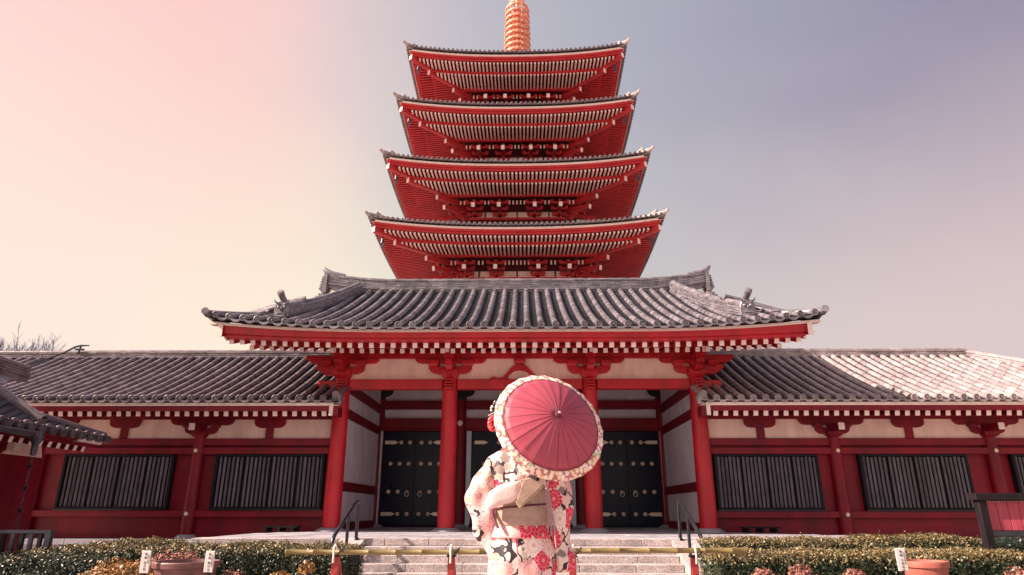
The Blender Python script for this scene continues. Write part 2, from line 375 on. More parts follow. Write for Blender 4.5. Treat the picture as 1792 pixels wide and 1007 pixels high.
# stairs
st = MB(); st.box((-2.77, 11.0, .004), (2.77, 12.7, .02)); steps = st.build("stone_stairs", STONE, kind="structure")
for k in range(1, 5):
    z1 = .60 - .12 * k; y0 = 12.75 - .30 * k
    xs = [-2.765]; x = -2.765 + rnd.uniform(.4, 1.)
    while x < 2.5: xs.append(x); x += rnd.uniform(.92, 1.12)
    xs.append(2.765)
    for a, b in zip(xs[:-1], xs[1:]):
        boxo("step_stone", (a + .003, y0, z1 - .122), (b - .003, y0 + .36, z1 + rnd.uniform(-.0015, .0015)), STONE, steps, bevel=.009)
xs = [-2.765, -1.7, -.7, .3, 1.35, 2.765]
for sx in (-1, 1):
    q = MB(); e = 2.775; f = 3.22
    q.prism([(12.748, .600), (12.748, .02), (11.05, .02), (11.05, .13), (11.32, .13)], min(sx * e, sx * f), max(sx * e, sx * f), "x")
    q.build("side_slope_stone", STONE, steps, bevel=.008)

# ================================================================ GATE
GX = 0.0
gate = thing("temple_gate", (0, 17, .6), "red columned temple gate with black doors and a wide grey tiled hip and gable roof", "gate building")
COLX = [-4.6, -1.79, 1.82, 4.58]
def column(parent, x, y, z0, z1, r, m, base=True, name="column"):
    q = MB(); q.lathe([(r, z0 + .06), (r * 1.01, z0 + .5), (r * .985, (z0 + z1) / 2), (r * .90, z1)], (x, y, 0), 28)
    c = q.build(name, m, parent, smooth=40)
    if base:
        b = MB(); b.lathe([(r * 1.75, z0 + .001), (r * 1.72, z0 + .03), (r * 1.45, z0 + .055), (r * 1.22, z0 + .085), (r * .9, z0 + .09)], (x, y, 0), 24); b.build("base_stone", STONED, c, smooth=35)
    return c
def arm_poly(cx, z0, z1, hw, r=.1, steps=4, tip=0.):
    """boat shaped bracket arm, rounded lower corners"""
    p = [(cx - hw, z1), (cx - hw, z0 + r)]
    for i in range(1, steps + 1):
        a = PI / 2 * i / steps; p.append((cx - hw + r * 1.5 * (1 - math.cos(a)), z0 + r * (1 - math.sin(a))))
    q_ = [(2 * cx - x, z) for x, z in reversed(p)]
    return p + q_
def block(q, cx, cy, z0, z1, hw, hd, bev=.4, m=0):
    zm = z0 + (z1 - z0) * bev; a = .66
    q.hexa([(cx - hw * a, cy - hd * a, z0), (cx + hw * a, cy - hd * a, z0), (cx + hw * a, cy + hd * a, z0), (cx - hw * a, cy + hd * a, z0),
            (cx - hw, cy - hd, zm), (cx + hw, cy - hd, zm), (cx + hw, cy + hd, zm), (cx - hw, cy + hd, zm)], m)
    q.box((cx - hw, cy - hd, zm), (cx + hw, cy + hd, z1), m)
YF = 17.0
cols = []
for i, x in enumerate(COLX):
    c = column(gate, x, YF, .6, 4.32, .213, RED); cols.append(c)
    # carved nose with scroll grooves on the column head
    for k in range(4):
        q = MB(); q.box((x - .105, YF - .36 + .03 * k, 4.02 + .078 * k), (x + .105, YF - .16, 4.075 + .078 * k)); q.build("carved_scroll", RED, c, bevel=.012)
def beam(parent, a, b, m=RED, bevel=.012, name="beam", label=None): return boxo(name, a, b, m, parent, bevel, label)
for a, b in zip(COLX[:-1], COLX[1:]):
    beam(gate, (a + .19, YF - .12, 4.055), (b - .19, YF + .12, 4.31))
    beam(gate, (a + .02, YF - .06, 4.87), (b - .02, YF + .16, 5.08), name="purlin")
    q = MB(); q.box((a + .05, YF + .02, 4.312), (b - .05, YF + .10, 4.868)); q.build("plaster_panel", PLAS, gate)
for i, x in enumerate(COLX):
    q = MB()
    br = MB(); block(br, x, YF - .0, 4.312, 4.56, .225, .225); bo = br.build("bracket", RED, gate, bevel=.01)
    q = MB(); q.prism(arm_poly(x, 4.455, 4.645, .56, .16), YF - .11, YF + .0); q.build("bracket_arm", RED, bo, bevel=.008)
    q = MB(); q.prism(arm_poly(x, 4.735, 4.868, .93, .12), YF - .09, YF + .01); q.build("bracket_arm", RED, bo, bevel=.008)
    for dx in (-.44, 0, .44):
        q = MB(); block(q, x + dx, YF - .07, 4.646, 4.80, .145, .13); q.build("bearing_block", RED, bo, bevel=.008)
    # forward arms
    q = MB(); q.prism([(YF - .62, 4.76), (YF - .62, 4.66), (YF - .52, 4.60), (YF - .45, 4.50), (YF, 4.47), (YF, 4.76)], x - .09, x + .09, "x"); q.build("nose_arm", RED, bo, bevel=.01)
    q = MB(); q.prism([(YF - .78, 4.97), (YF - .78, 4.84), (YF - .66, 4.80), (YF - .60, 4.77), (YF, 4.77), (YF, 4.97)], x - .12, x + .12, "x"); q.build("nose_arm", RED, bo, bevel=.01)
    q = MB(); q.box((x - .07, YF - 1.12, 4.79), (x + .07, YF - .55, 4.93), 0, None, 1); q.build("tail_beam", [RED, ENDW], bo)
    if i in (0, 3):
        s = -1 if i == 0 else 1
        for z0, z1, ln in ((3.95, 4.28, .62), (4.44, 4.70, .70), (4.74, 4.95, 1.0)):
            q = MB(); xa = x + s * ln; xb = x + s * .16
            q.prism([(xa, z1), (xa + s * .02, z1 - .1), (xa - s * .05, z0 + .1), (xa - s * .14, z0 + .05), (xa - s * .2, z0), (xb, z0), (xb, z1)], YF - .10, YF + .10); q.build("carved_nose", RED, bo, bevel=.012)
# frog leg strut in the middle bay
hp = [(-.82, 4.312), (-.68, 4.40), (-.58, 4.352), (-.44, 4.37), (-.33, 4.49), (-.22, 4.63), (-.12, 4.70), (0, 4.715)]
hi = [(-.34, 4.312), (-.28, 4.42), (-.17, 4.52), (0, 4.555)]
pol = hp + [(-x, z) for x, z in reversed(hp[:-1])] + [(-x, z) for x, z in hi[:-1]] + [(x, z) for x, z in reversed(hi)]
q = MB(); L1 = hp; 
pl_ = [(x + .02, z) for x, z in hp] + [(x + .02, z) for x, z in reversed(hi)]
pr_ = [(-x + .02, z) for x, z in hp] + [(-x + .02, z) for x, z in reversed(hi)]
q.prism(pl_, YF - .06, YF + .015); q.prism(list(reversed(pr_)), YF - .06, YF + .015); q.build("frog_leg_strut", RED, gate, bevel=.008)
q = MB(); block(q, .02, YF - .05, 4.72, 4.868, .15, .12); q.build("bearing_block", RED, gate, bevel=.008)
# side walls
for s in (-1, 1):
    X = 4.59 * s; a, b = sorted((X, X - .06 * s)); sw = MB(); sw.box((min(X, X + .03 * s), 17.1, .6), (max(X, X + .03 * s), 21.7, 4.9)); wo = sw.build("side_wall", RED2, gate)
    for z0, z1 in ((.80, 1.55), (1.79, 3.375), (3.63, 4.035), (4.32, 4.80)):
        q = MB(); q.box((a, 17.18, z0), (b, 21.33, z1)); q.build("plaster_panel", PLASW, wo, bevel=.004)
    for z0, z1 in ((.602, .79), (1.56, 1.78), (3.385, 3.62), (4.045, 4.31)):
        a2, b2 = sorted((X, X - .11 * s)); q = MB(); q.box((a2, 17.15, z0), (b2, 21.5, z1)); q.build("tie_beam", RED2, wo, bevel=.01)
    for k in range(6):   # small nail covers on the upper strip
        q = MB(); q.lathe([(.016, 0), (.012, .012), (.002, .016)], n=8, M=frame((X - .062 * s, 17.6 + k * .66, 3.72 + .0 * k), (0, 1, 0), (0, 0, 1), (-s, 0, 0))); q.build("nail_cover", BLK, wo)
# back wall with doors
YB = 21.6
BX = [-4.6, -1.93, 1.93, 4.58]
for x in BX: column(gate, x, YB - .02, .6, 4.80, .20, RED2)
q = MB(); q.box((-4.6, YB + .1, 3.5), (4.6, YB + .16, 5.4)); q.build("plaster_panel", PLASW, gate)
for a, b in zip(BX[:-1], BX[1:]):
    beam(gate, (a + .16, YB - .13, 3.57), (b - .16, YB + .08, 3.91), RED2)
    beam(gate, (a + .16, YB - .16, 3.505), (b - .16, YB + .06, 3.565), RED2)
    beam(gate, (a + .16, YB - .10, 4.21), (b - .16, YB + .08, 4.48), RED2)
    boxo("threshold", (a + .2, YB - .1, .6), (b - .2, YB + .1, .64), DWOOD, gate)
for x in BX:
    br = MB(); br.prism([(x - .12, 4.50), (x + .12, 4.50), (x + .17, 4.62), (x - .17, 4.62)], YB - .25, YB - .05); bo = br.build("bracket", DARKT, gate)
    q = MB(); q.prism(arm_poly(x, 4.60, 4.9, .45, .18), YB - .22, YB - .1); q.build("bracket_arm", DARKT, bo)
def rosette(parent, c, r=.06, m=GOLD):
    q = MB()
    for k in range(6):
        a = k * PI / 3; q.lathe([(r * .45, 0), (r * .4, .012), (r * .1, .02)], n=7, M=frame((c[0] + math.cos(a) * r * .68, c[1], c[2] + math.sin(a) * r * .68), (1, 0, 0), (0, 0, 1), (0, -1, 0)))
    q.lathe([(r * .5, 0), (r * .45, .02), (r * .1, .03)], n=8, M=frame(c, (1, 0, 0), (0, 0, 1), (0, -1, 0)))
    return q.build("rosette", m, parent, smooth=40)
for x in (-1.93, 1.93): rosette(gate, (x, YB - .215, 3.74), .085, ENDW)
studm = MB(); Ms = frame((0, 0, 0), (1, 0, 0), (0, 0, 1), (0, -1, 0))
studm.lathe([(.062, 0), (.060, .012), (.046, .016), (.040, .010), (.034, .026), (.018, .040), (.003, .044)], n=14, M=Ms); studm = studm.mesh("stud", [GOLD], 40)
ringm = MB(); ringm.lathe([(.05, 0), (.045, .02), (.02, .05), (.003, .055)], n=12, M=Ms)
ringm.tube([(.062 * math.sin(a), -.045, -.065 + .075 * math.cos(a)) for a in lin(0, 2 * PI, 15)], .013, n=6, cap=False); ringm = ringm.mesh("ring_pull", [GOLD], 40)
strapm = MB(); strapm.prism([(0, -.055), (.32, -.055), (.39, -.02), (.44, 0), (.39, .02), (.32, .055), (0, .055)], -.015, 0); strapm = strapm.mesh("hinge_strap", [GOLD])
for (xa, xb) in ((-4.40, -2.31), (-1.55, 1.55), (2.33, 4.42)):
    xm = (xa + xb) / 2; wl = (xb - xa) / 2
    for s in (-1, 1):
        e = xm + s * wl
        x0, x1 = sorted((xm + s * .006, e - s * .004))
        q = MB(); q.box((x0, YB - .06, .645), (x1, YB, 3.50)); dl = q.build("door_leaf", DOORM, gate, bevel=.01)
        q = MB(); xx = sorted((xm + s * .008, xm + s * .03)); q.box((xx[0], YB - .068, .65), (xx[1], YB - .058, 3.49)); q.build("meeting_stile", DOORM, dl)
        sc_ = wl / 1.045
        def X(t): return e - s * t * sc_
        for z, sp in ((3.15, (.58, .86)), (2.49, (.27, .56, .85)), (1.64, (.25, .55)), (.98, (.57, .86))):
            for t in sp: inst("stud", studm, dl, Matrix.Translation((X(t), YB - .06, z)))
        inst("ring_pull", ringm, dl, Matrix.Translation((X(.84), YB - .06, 1.64)))
        for z in (3.15, .98):
            inst("hinge_strap", strapm, dl, frame((X(.06), YB - .06, z), (-s, 0, 0), (0, 1, 0), (0, 0, 1)))
        q = MB(); a, b = sorted((e + s * .01, e + s * .165)); q.prism([(a, .72), (a + (.04 if s > 0 else .0), .63), (b - (.0 if s > 0 else .04), .63), (b, .72), (b, 3.50), (a, 3.50)], YB - .16, YB - .03)
        q.build("door_jamb", mat("pale_jamb_paint", (.62, .66, .74), .6, var=.05) if "pale_jamb_paint" not in MATS else MATS["pale_jamb_paint"], gate, bevel=.006)
q = MB(); q.box((-4.6, YB + .02, .6), (4.6, YB + .09, 3.57)); q.build("door_light_block", BLK, gate)  # added dark backing, stops light showing through the door gaps
q = MB(); q.box((-4.6, 17.1, 4.95), (4.6, 21.7, 5.0)); q.build("porch_ceiling", SOFF, gate)

# gate roof
EY, EZ, RY, RZ = 14.3, 5.02, 19.5, 7.60
RCX = -.12
def gl1(x): return max(0, (abs(x - RCX) - 2.6) / 4.4) ** 2.2
def glift(x): return .29 * gl1(x)
def GP(u, s):
    z = EZ + (RZ - EZ) * (.80 * s + .20 * s * s) + glift(u) * (1 - s) ** 1.5
    return (u, EY + (RY - EY) * s, z)
groof = thing("x", (0, 0, 0), "x", "x"); bpy.data.objects.remove(groof)
q = MB(); q.grid(lambda a, b: tuple(Vector(GP(RCX - 5.6 + 11.2 * a, b)) - Vector((0, 0, .06))), 40, 10)
q.grid(lambda a, b: (RCX - 5.6 + 11.2 * a, RY + 5.2 * b, RZ - .06 - (RZ - EZ) * (1.2 * b - .2 * b * b)), 12, 6)
for s in (-1, 1):
    def side(a, b, s=s):
        xe = RCX + s * 6.95; m_ = 1.75; y = max(EY + b * m_, EY + a * 1.9); return (xe - s * b * m_, y, EZ - .06 + .62 * b + glift(xe) * (1 - b) * (1 - a) + .5 * max(0, y - 14.7))
    q.grid(side, 6, 3)
    def fcorner(a, b, s=s):
        u = RCX + s * (5.55 + 1.4 * a); sm = (1.5 * (1 - a)) / 5.2; return tuple(Vector(GP(u, b * sm)) - Vector((0, 0, .06)))
    q.grid(fcorner, 8, 3)
    x = RCX + s * 5.5
    q.add([(x, EY + 1.7, 5.6), (x, RY, RZ - .05), (x, RY + 3.5, 5.6)], [(0, 1, 2)])
    q.tube([(RCX + s * 5.95, RY - 3.6 * (1 - t), RZ - .1 - (1 - t) * 1.75 - .15 * math.sin(t * PI)) for t in lin(.5, 1, 6)], .085, n=8)
roofo = q.build("roof", TILE, gate, smooth=40)
us = [RCX + (i - 21) * .3225 for i in range(43)]
def gsend(u):
    a = abs(u - RCX)
    return 1. if a <= 5.6 else max(.02, (7.15 - a) / 5.2 + .02)
Roof(roofo, GP, us, gsend, 16, .080, TILE, 300, .3225)
# side slope ribs
q = MB()
for s in (-1, 1):
    for k in range(5):
        y = EY + .35 + k * .32; b1 = min(1, (y - EY) / 1.75); xe = RCX + s * 6.95
        lz = .5 * max(0, y - 14.7); q.tube([(xe, y, EZ + glift(xe) * (1 - k / 6) + lz), (xe - s * b1 * 1.75, y, EZ + .62 * b1 + lz)], .078, n=6)
q.build("side_roof_tiles", TILE, roofo, smooth=60, kind="stuff")
# ridges
def rz(x): return .22 * max(0, (abs(x - RCX) - 3.6) / 2.4) ** 2
ridge_stack(roofo, [(x, RY, RZ - .02 + rz(x)) for x in lin(RCX - 5.85, RCX + 5.85, 25)], .34, .34, TILE, "main_ridge", 6, .085)
def onigawara(parent, c, s=1., dirv=(0, -1, 0), horn=True, m=TILE):
    M = frame(c, Vector(dirv).cross(Vector((0, 0, 1))) * -s, Vector(dirv) * -s, (0, 0, s))
    q = MB()
    q.prism([(-.17, 0), (.17, 0), (.18, .22), (.14, .33), (.07, .39), (-.07, .39), (-.14, .33), (-.18, .22)], -.05, .06, "y", M=M)
    o = q.build("ridge_end_ornament", m, parent, bevel=.01)
    q = MB()
    for dx in (-.07, .07):
        q.lathe([(.04, 0), (.035, .03), (.01, .045)], n=8, M=M @ frame((dx, -.05, .24), (1, 0, 0), (0, 0, 1), (0, -1, 0)))
        q.tube([(dx * .8, -.06, .30), (dx * 2.2, -.10, .36), (dx * 2.6, -.11, .42)], [.03, .02, .006], n=6, M=M)
        q.tube([(dx * .3, -.07, .08), (dx * 1.3, -.07, .06), (dx * 1.9, -.06, .12)], [.02, .03, .012], n=6, M=M)
    q.tube([(0, -.05, .24), (0, -.10, .18), (0, -.06, .14)], [.03, .04, .02], n=6, M=M)
    q.tube([(-.1, -.06, .02), (0, -.08, .0), (.1, -.06, .02)], .03, n=6, M=M)
    q.build("demon_face", m, o, smooth=50)
    if horn:
        q = MB(); q.tube([(0, .35, .40), (0, .12, .42), (0, -.08, .47), (0, -.24, .56)], [.07, .075, .075, .085], n=12, M=M)
        q.tube([(0, -.235, .557), (0, -.262, .572)], [.06, .05], n=12, M=M)
        q.build("horn_tile", m, o, smooth=50)
    return o
for s in (-1, 1):
    path = []
    for t in lin(0, 1, 12):
        y = 19.1 - 4.0 * t; x = RCX + s * (4.82 + .72 * t); ss = (y - EY) / 5.2; path.append((x, y, GP(x, ss)[2] + .03))
    ridge_stack(roofo, path, .30, .26, TILE, "descending_ridge", 5, .08, .30)
    onigawara(roofo, (path[-1][0], 15.02, path[-1][2] - .02))
    # hip ridge to the corner
    path = [(RCX + s * (5.55 + 1.42 * t), 15.85 - 1.55 * t, GP(RCX + s * (5.55 + 1.42 * t), (1.55 - 1.55 * t) / 5.2)[2] + .01 + .02 * t) for t in lin(0, 1, 8)]
    q = MB(); q.tube(path + [(RCX + s * 6.950, 14.12, path[-1][2] + .02)], [.09] * 8 + [.085], n=10); q.build("hip_ridge", TILE, roofo, smooth=50)
    # gable end of the main ridge : stacked fins and upturned end tile
    q = MB(); x = RCX + s * 5.9; z0 = RZ + rz(x) - .1
    for k in range(6):
        xa, xb = sorted((x - s * .05, x + s * (.24 - .015 * k))); q.box((xa, RY - .17, z0 + .075 * k - .08), (xb, RY + .17, z0 + .075 * k - .045))
    xa, xb = sorted((x, x + s * .1)); q.box((xa, RY - .2, z0 - .2), (xb, RY + .2, z0 + .42)); 
    q.tube([(x - s * .5, RY, z0 + .40), (x - s * .1, RY, z0 + .47), (x + s * .12, RY, z0 + .58), (x + s * .20, RY, z0 + .68)], [.07, .09, .085, .04], n=10)
    q.build("ridge_end_ornament", TILE, roofo, smooth=35)
    # gable verge steps
    q = MB()
    for k in range(7, 14):
        t = k / 13; y = RY - 3.6 * (1 - t); z = RZ - .08 - (1 - t) * 1.75 - .15 * math.sin(t * PI); xa, xb = sorted((x, x + s * .16)); q.box((xa, y - .12, z), (xb, y + .1, z + .05))
    q.build("verge_tiles", TILE, roofo)
# eave boards
xs = lin(RCX - 6.94, RCX + 6.94, 41)
q = MB(); sweep(q, [(14.42, 4.925), (14.42, 4.985), (14.62, 5.00), (14.62, 4.925)], xs, lambda x: .21 * gl1(x)); q.build("eave_board", ENDW, gate, label="pinkish white board under the tiles")
q = MB(); q.grid(lambda a_, b_: (RCX - 6.9 + 13.8 * a_, 14.36 + .2 * b_, 5.0 + .25 * gl1(RCX - 6.9 + 13.8 * a_)), 40, 1); q.build("tile_batten", DARKT, gate)
q = MB(); sweep(q, [(14.46, 4.80), (14.46, 4.924), (14.66, 4.924), (14.66, 4.80)], lin(RCX - 6.68, RCX + 6.68, 41), lambda x: gl1(x), mul=[.14, .208, .208, .14]); sweep(q, [(14.53, 4.735), (14.53, 4.799), (14.72, 4.799), (14.72, 4.735)], lin(RCX - 6.60, RCX + 6.60, 41), lambda x: gl1(x), mul=[.12, .138, .138, .12]); q.build("fascia_board", RED, gate)
for s in (-1, 1):
    xa, xb = sorted((RCX + s * 6.72, RCX + s * 6.62)); lz = .2 * gl1(RCX + s * 6.8)
    q = MB(); q.prism([(14.40, 4.64 + lz), (16.6, 5.45), (16.6, 5.72), (14.40, 4.92 + lz)], xa, xb, "x"); q.build("side_fascia_board", RED, gate)
    q = MB(); q.box((xa - .004, 14.385, 4.64 + lz), (xb + .004, 14.399, 4.93 + lz)); q.build("end_board", ENDW, gate)
# soffit: level over the porch, following the roof slope under the two verges
q = MB(); q.grid(lambda a, b: (-4.75 + 9.5 * a, 14.6 + 10.2 * b, 4.80 + .42 * min(1, min(b, 1 - b) * 10.2 / 2.4)), 20, 24)
for s in (-1, 1):
    q.grid(lambda a, b, s=s: (s * 4.75 + (RCX + s * 6.86 - s * 4.75) * a, 14.62 + 4.88 * b, min(4.80 + 2.4 * b + .16 * gl1(RCX + s * (4.75 + 2.1 * a)) * (1 - b), GP(RCX, (.32 + 4.88 * b) / 5.2)[2] - .16)), 8, 10)
    q.grid(lambda a, b, s=s: (s * 4.75 + (RCX + s * 5.9 - s * 4.75) * a, 19.5 + 4.9 * b, 7.4 - 2.6 * b), 4, 4)
    q.add([(s * 4.75, 14.9, 4.9), (s * 4.75, 19.5, 7.4), (s * 4.75, 24.3, 4.9)], [(0, 1, 2)])
q.build("soffit", SOFF, gate)
def raft_mesh(name, w_, h, m0, m1, m2=None, flat=False):
    q = MB(); q.add([(-w_ / 2, 0, -h / 2), (w_ / 2, 0, -h / 2), (w_ / 2, 1, -h / 2), (-w_ / 2, 1, -h / 2), (-w_ / 2, 0, h / 2), (w_ / 2, 0, h / 2), (w_ / 2, 1, h / 2), (-w_ / 2, 1, h / 2)],
        [(3, 2, 1, 0), (4, 5, 6, 7), (0, 1, 5, 4), (1, 2, 6, 5), (2, 3, 7, 6), (3, 0, 4, 7)], [2 if m2 else 0, 0, 1, 0, 0, 0])
    return q.mesh(name, [m0, m1] + ([m2] if m2 else []))
def raft(name, mesh, parent, a, b):
    a = Vector(a); b = Vector(b); d = b - a; ln = d.length; d.normalize(); x = d.cross(Vector((0, 0, 1))).normalized(); z = x.cross(d)
    return inst(name, mesh, parent, frame(a, x, d * ln, z))
rm = raft_mesh("rafter", .108, .115, RED, ENDW)
for i in range(53):
    x = RCX + (i - 26) * .2505; lz = .14 * gl1(x); e = abs(x) > 4.75
    raft("flying_rafter", rm, gate, (x, 14.70, 4.675 + lz), (x, 15.95, (5.10 if e else 5.02) + lz))
    raft("rafter", rm, gate, (x, 15.85, 4.815 + lz * .9), (x, 17.3 if not e else 16.6, 5.20))
q = MB(); sweep(q, [(15.80, 4.90), (15.80, 4.96), (15.95, 4.96), (15.95, 4.90)], lin(RCX - 6.5, RCX + 6.5, 31), lambda x: .14 * gl1(x)); q.build("rafter_batten", RED, gate)
for s in (-1, 1):
    rr = raft_mesh("hip_rafter", .13, .20, RED, ENDW)
    raft("hip_rafter", rr, gate, (RCX + s * 6.66, 14.66, 4.90), (RCX + s * 5.6, 15.8, 5.36))
wmats = None

# ================================================================ CORRIDORS
def corridor(s, label, colx, wins, xend, struts, tm, pane_dir):
    root = thing("covered_corridor", (s * 9, 17.2, .43), label, "corridor building", "corridors either side of the gate")
    YW = 17.25; x0, x1 = sorted((s * 4.75, xend))
    Z = dict(eave=3.62, ridge=5.50); EYw = 15.80; RYw = 19.6
    hipx = 13.35 if s > 0 else None
    def P(u, t): return (u, EYw + (RYw - EYw) * t, Z["eave"] + (Z["ridge"] - Z["eave"]) * (.84 * t + .16 * t * t))
    ua = 4.42 * s; n = 0; us = []
    xe = xend + ((1.5 if s > 0 else 4.6) * s)
    while abs(ua) < abs(xe): us.append(ua); ua += s * .291
    us.sort()
    def send(u):
        if hipx and u > hipx: return max(.02, 1 - (u - hipx) / 3.8)
        if abs(u) < 4.7: return .26
        return 1.
    q = MB(); a, b = sorted((s * 4.6, xe))
    if hipx: 
        q.grid(lambda i, j: tuple(Vector(P(a + (hipx - a) * i, j)) - Vector((0, 0, .05))), 20, 8)
        q.grid(lambda i, j: tuple(Vector(P(hipx + 3.8 * i, j * (1 - i))) - Vector((0, 0, .05))), 10, 8)
        q.grid(lambda i, j: (a + (hipx - a) * i, RYw + 3.8 * j, Z["ridge"] - 1.9 * j), 2, 2)
    else:
        q.grid(lambda i, j: tuple(Vector(P(a + (b - a) * i, j)) - Vector((0, 0, .05))), 20, 8)
        q.grid(lambda i, j: (a + (b - a) * i, RYw + 3.8 * j, Z["ridge"] - 1.9 * j), 2, 2)
    ro = q.build("roof", tm, root, smooth=40)
    Roof(ro, P, us, send, 13, .078, tm, 300, .291)
    xa = s * 4.7; xb = hipx if hipx else xe
    ridge_stack(ro, [(min(xa, xb), RYw, Z["ridge"] - .02), (max(xa, xb), RYw, Z["ridge"] - .02)], .20, .26, tm, "ridge", 3, .075, .30)
    if hipx: ridge_stack(ro, [(hipx + k * .25, RYw - k * .25, P(0, 1 - k * .25 / 3.8)[2]) for k in range(13)], .17, .24, tm, "hip_ridge", 3, .075, .30)
    # eave end scroll tile by the gate column
    q = MB(); e = s * 4.40
    q.tube([(e, 16.4, 3.98), (e, 15.9, 3.78), (e, 15.72, 3.73)], .085, n=12); q.tube([(e - s * .04, 15.78, 3.63), (e - s * .16, 15.76, 3.60)], [.05, .07], n=10)
    q.tube([(e + s * .02, 15.80, 3.80), (e - s * .1, 15.76, 3.70), (e - s * .12, 15.74, 3.52), (e + s * .03, 15.76, 3.50)], [.05, .06, .055, .03], n=8)
    q.build("eave_end_scroll", tm, ro, smooth=50)
    # eave boards
    a, b = sorted((s * 4.36, xe)); q = MB(); q.box((a, 15.83, 3.475), (b, 16.0, 3.545)); q.build("eave_board", ENDW, root, label="pale board under the tiles")
    q = MB(); q.box((a + (.06 if s > 0 else 0), 15.87, 3.36), (b - (.06 if s < 0 else 0), 16.05, 3.474)); q.build("fascia_board", RED2, root)
    q = MB(); ee = sorted((s * 4.47, s * 4.56)); q.box((ee[0], 15.84, 3.24), (ee[1], 15.868, 3.474)); q.build("end_board", ENDW, root)
    q = MB(); ee = sorted((s * 4.35, s * 4.56)); q.box((ee[0], 15.869, 3.24), (ee[1], 16.25, 3.473)); q.build("verge_board", RED2, root)
    a5, b5 = sorted((s * 4.58, xe)); q = MB(); q.grid(lambda i, j: (a5 + (b5 - a5) * i, 16.0 + 1.4 * j, 3.40 + .42 * j), 1, 2); q.build("soffit", SOFF, root)
    rmw = raft_mesh("rafter", .112, .12, RED2, ENDW); x = 4.72
    while x < abs(xe):
        raft("rafter", rmw, root, (s * x, 16.0, 3.305), (s * x, 17.3, 3.70)); x += .2395
    # wall
    a, b = sorted((s * 4.75, xend + s * 1.2))
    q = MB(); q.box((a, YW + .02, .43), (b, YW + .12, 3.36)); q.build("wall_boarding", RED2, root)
    q = MB(); q.box((a, YW - .10, 3.32), (b, YW + .05, 3.50)); q.build("purlin", RED2, root)
    beam(root, (a, YW - .10, 2.655), (b, YW + .0, 2.835), RED2); beam(root, (a, YW - .14, 2.44), (b, YW + .0, 2.605), RED2)
    beam(root, (a, YW - .12, .92), (b, YW + .0, 1.085), RED2)
    beam(root, (a, YW - .06, .432), (b, YW + .0, .50), RED2, name="ground_sill")
    marks = sorted([4.75] + [abs(c) for c in colx] + [abs(t) for t in struts] + [abs(xend) + 1.2])
    for p0, p1 in zip(marks[:-1], marks[1:]):
        if p1 - p0 < .2: continue
        aa, bb = sorted((s * (p0 + .02), s * (p1 - .02))); q = MB(); q.box((aa, YW - .03, 2.837), (bb, YW + .015, 3.318)); q.build("plaster_panel", PLAS, root)
    for c in colx:
        co = column(root, c, YW - .06, .43, 2.86, .155, RED2)
        br = MB(); block(br, c, YW - .06, 2.862, 3.0, .19, .19); bo = br.build("bracket", RED2, root, bevel=.008)
        q = MB(); q.prism(arm_poly(c, 2.94, 3.10, .43, .13), YW - .13, YW - .035); q.build("bracket_arm", RED2, bo, bevel=.006)
        q = MB(); q.prism(arm_poly(c, 3.17, 3.318, .82, .12), YW - .12, YW - .035); q.build("bracket_arm", RED2, bo, bevel=.006)
        for dx in (-.36, 0, .36):
            q = MB(); block(q, c + dx, YW - .10, 3.10, 3.20, .12, .09); q.build("bearing_block", RED2, bo, bevel=.005)
        q = MB(); q.box((c - .075, YW - .62, 2.99), (c + .075, YW - .1, 3.16), 0, None, 1); q.build("tail_beam", [RED2, ENDW], bo)
        for z in (2.52, 1.0): rosette(co, (c, YW - .232, z), .048)
    for t in struts:
        q = MB(); q.box((t - .10, YW - .08, 2.836), (t + .10, YW - .032, 3.12)); bo = q.build("short_strut", RED2, root, bevel=.006)
        q = MB(); q.prism(arm_poly(t, 3.10, 3.318, .40, .13), YW - .11, YW - .035); q.build("bracket_arm", RED2, bo, bevel=.006)
    for (wa, wb) in wins:
        q = MB(); q.box((wa, YW - .02, 1.15), (wb, YW + .018, 2.425)); wo = q.build("window", BLK, root)
        q = MB(); t = .07
        q.box((wa, YW - .15, 1.105), (wb, YW - .021, 1.16)); q.box((wa, YW - .15, 2.385), (wb, YW - .021, 2.436))
        q.box((wa, YW - .15, 1.161), (wa + t, YW - .021, 2.384)); q.box((wb - t, YW - .15, 1.161), (wb, YW - .021, 2.384)); q.build("window_frame", BLK, wo, bevel=.006)
        q = MB(); q.box((wa - .02, YW - .165, 1.086), (wb + .02, YW - .14, 1.104)); q.build("sill", STEEL, wo)
        sm = MB(); sm.hexa([(-.033, -.012, 0), (0, -.045, 0), (.033, -.012, 0), (0, .02, 0), (-.033, -.012, 1), (0, -.045, 1), (.033, -.012, 1), (0, .02, 1)]); sm = sm.mesh("slat", [SLATM])
        W_ = wb - wa - .2; n = 24
        for k in range(n):
            g = (k // 6) * .035; x = wa + .12 + (W_ - .105) * k / (n - 1) * 1. + g - .0
            inst("slat", sm, wo, Matrix.Translation((x, YW - .08, 1.165)) @ Matrix.Diagonal((1, 1, 1.215 - .008 * ((k * 7) % 3), 1)))
    return root
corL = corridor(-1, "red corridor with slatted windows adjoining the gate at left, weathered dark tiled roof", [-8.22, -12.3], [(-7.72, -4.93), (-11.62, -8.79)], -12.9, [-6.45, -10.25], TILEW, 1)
corR = corridor(1, "red corridor right of the gate, its tiles pale in sun beyond the gate shadow", [7.96, 11.86], [(4.88, 7.47), (8.50, 11.17), (12.27, 14.9)], 14.5, [6.15, 9.9], TILER, 1)

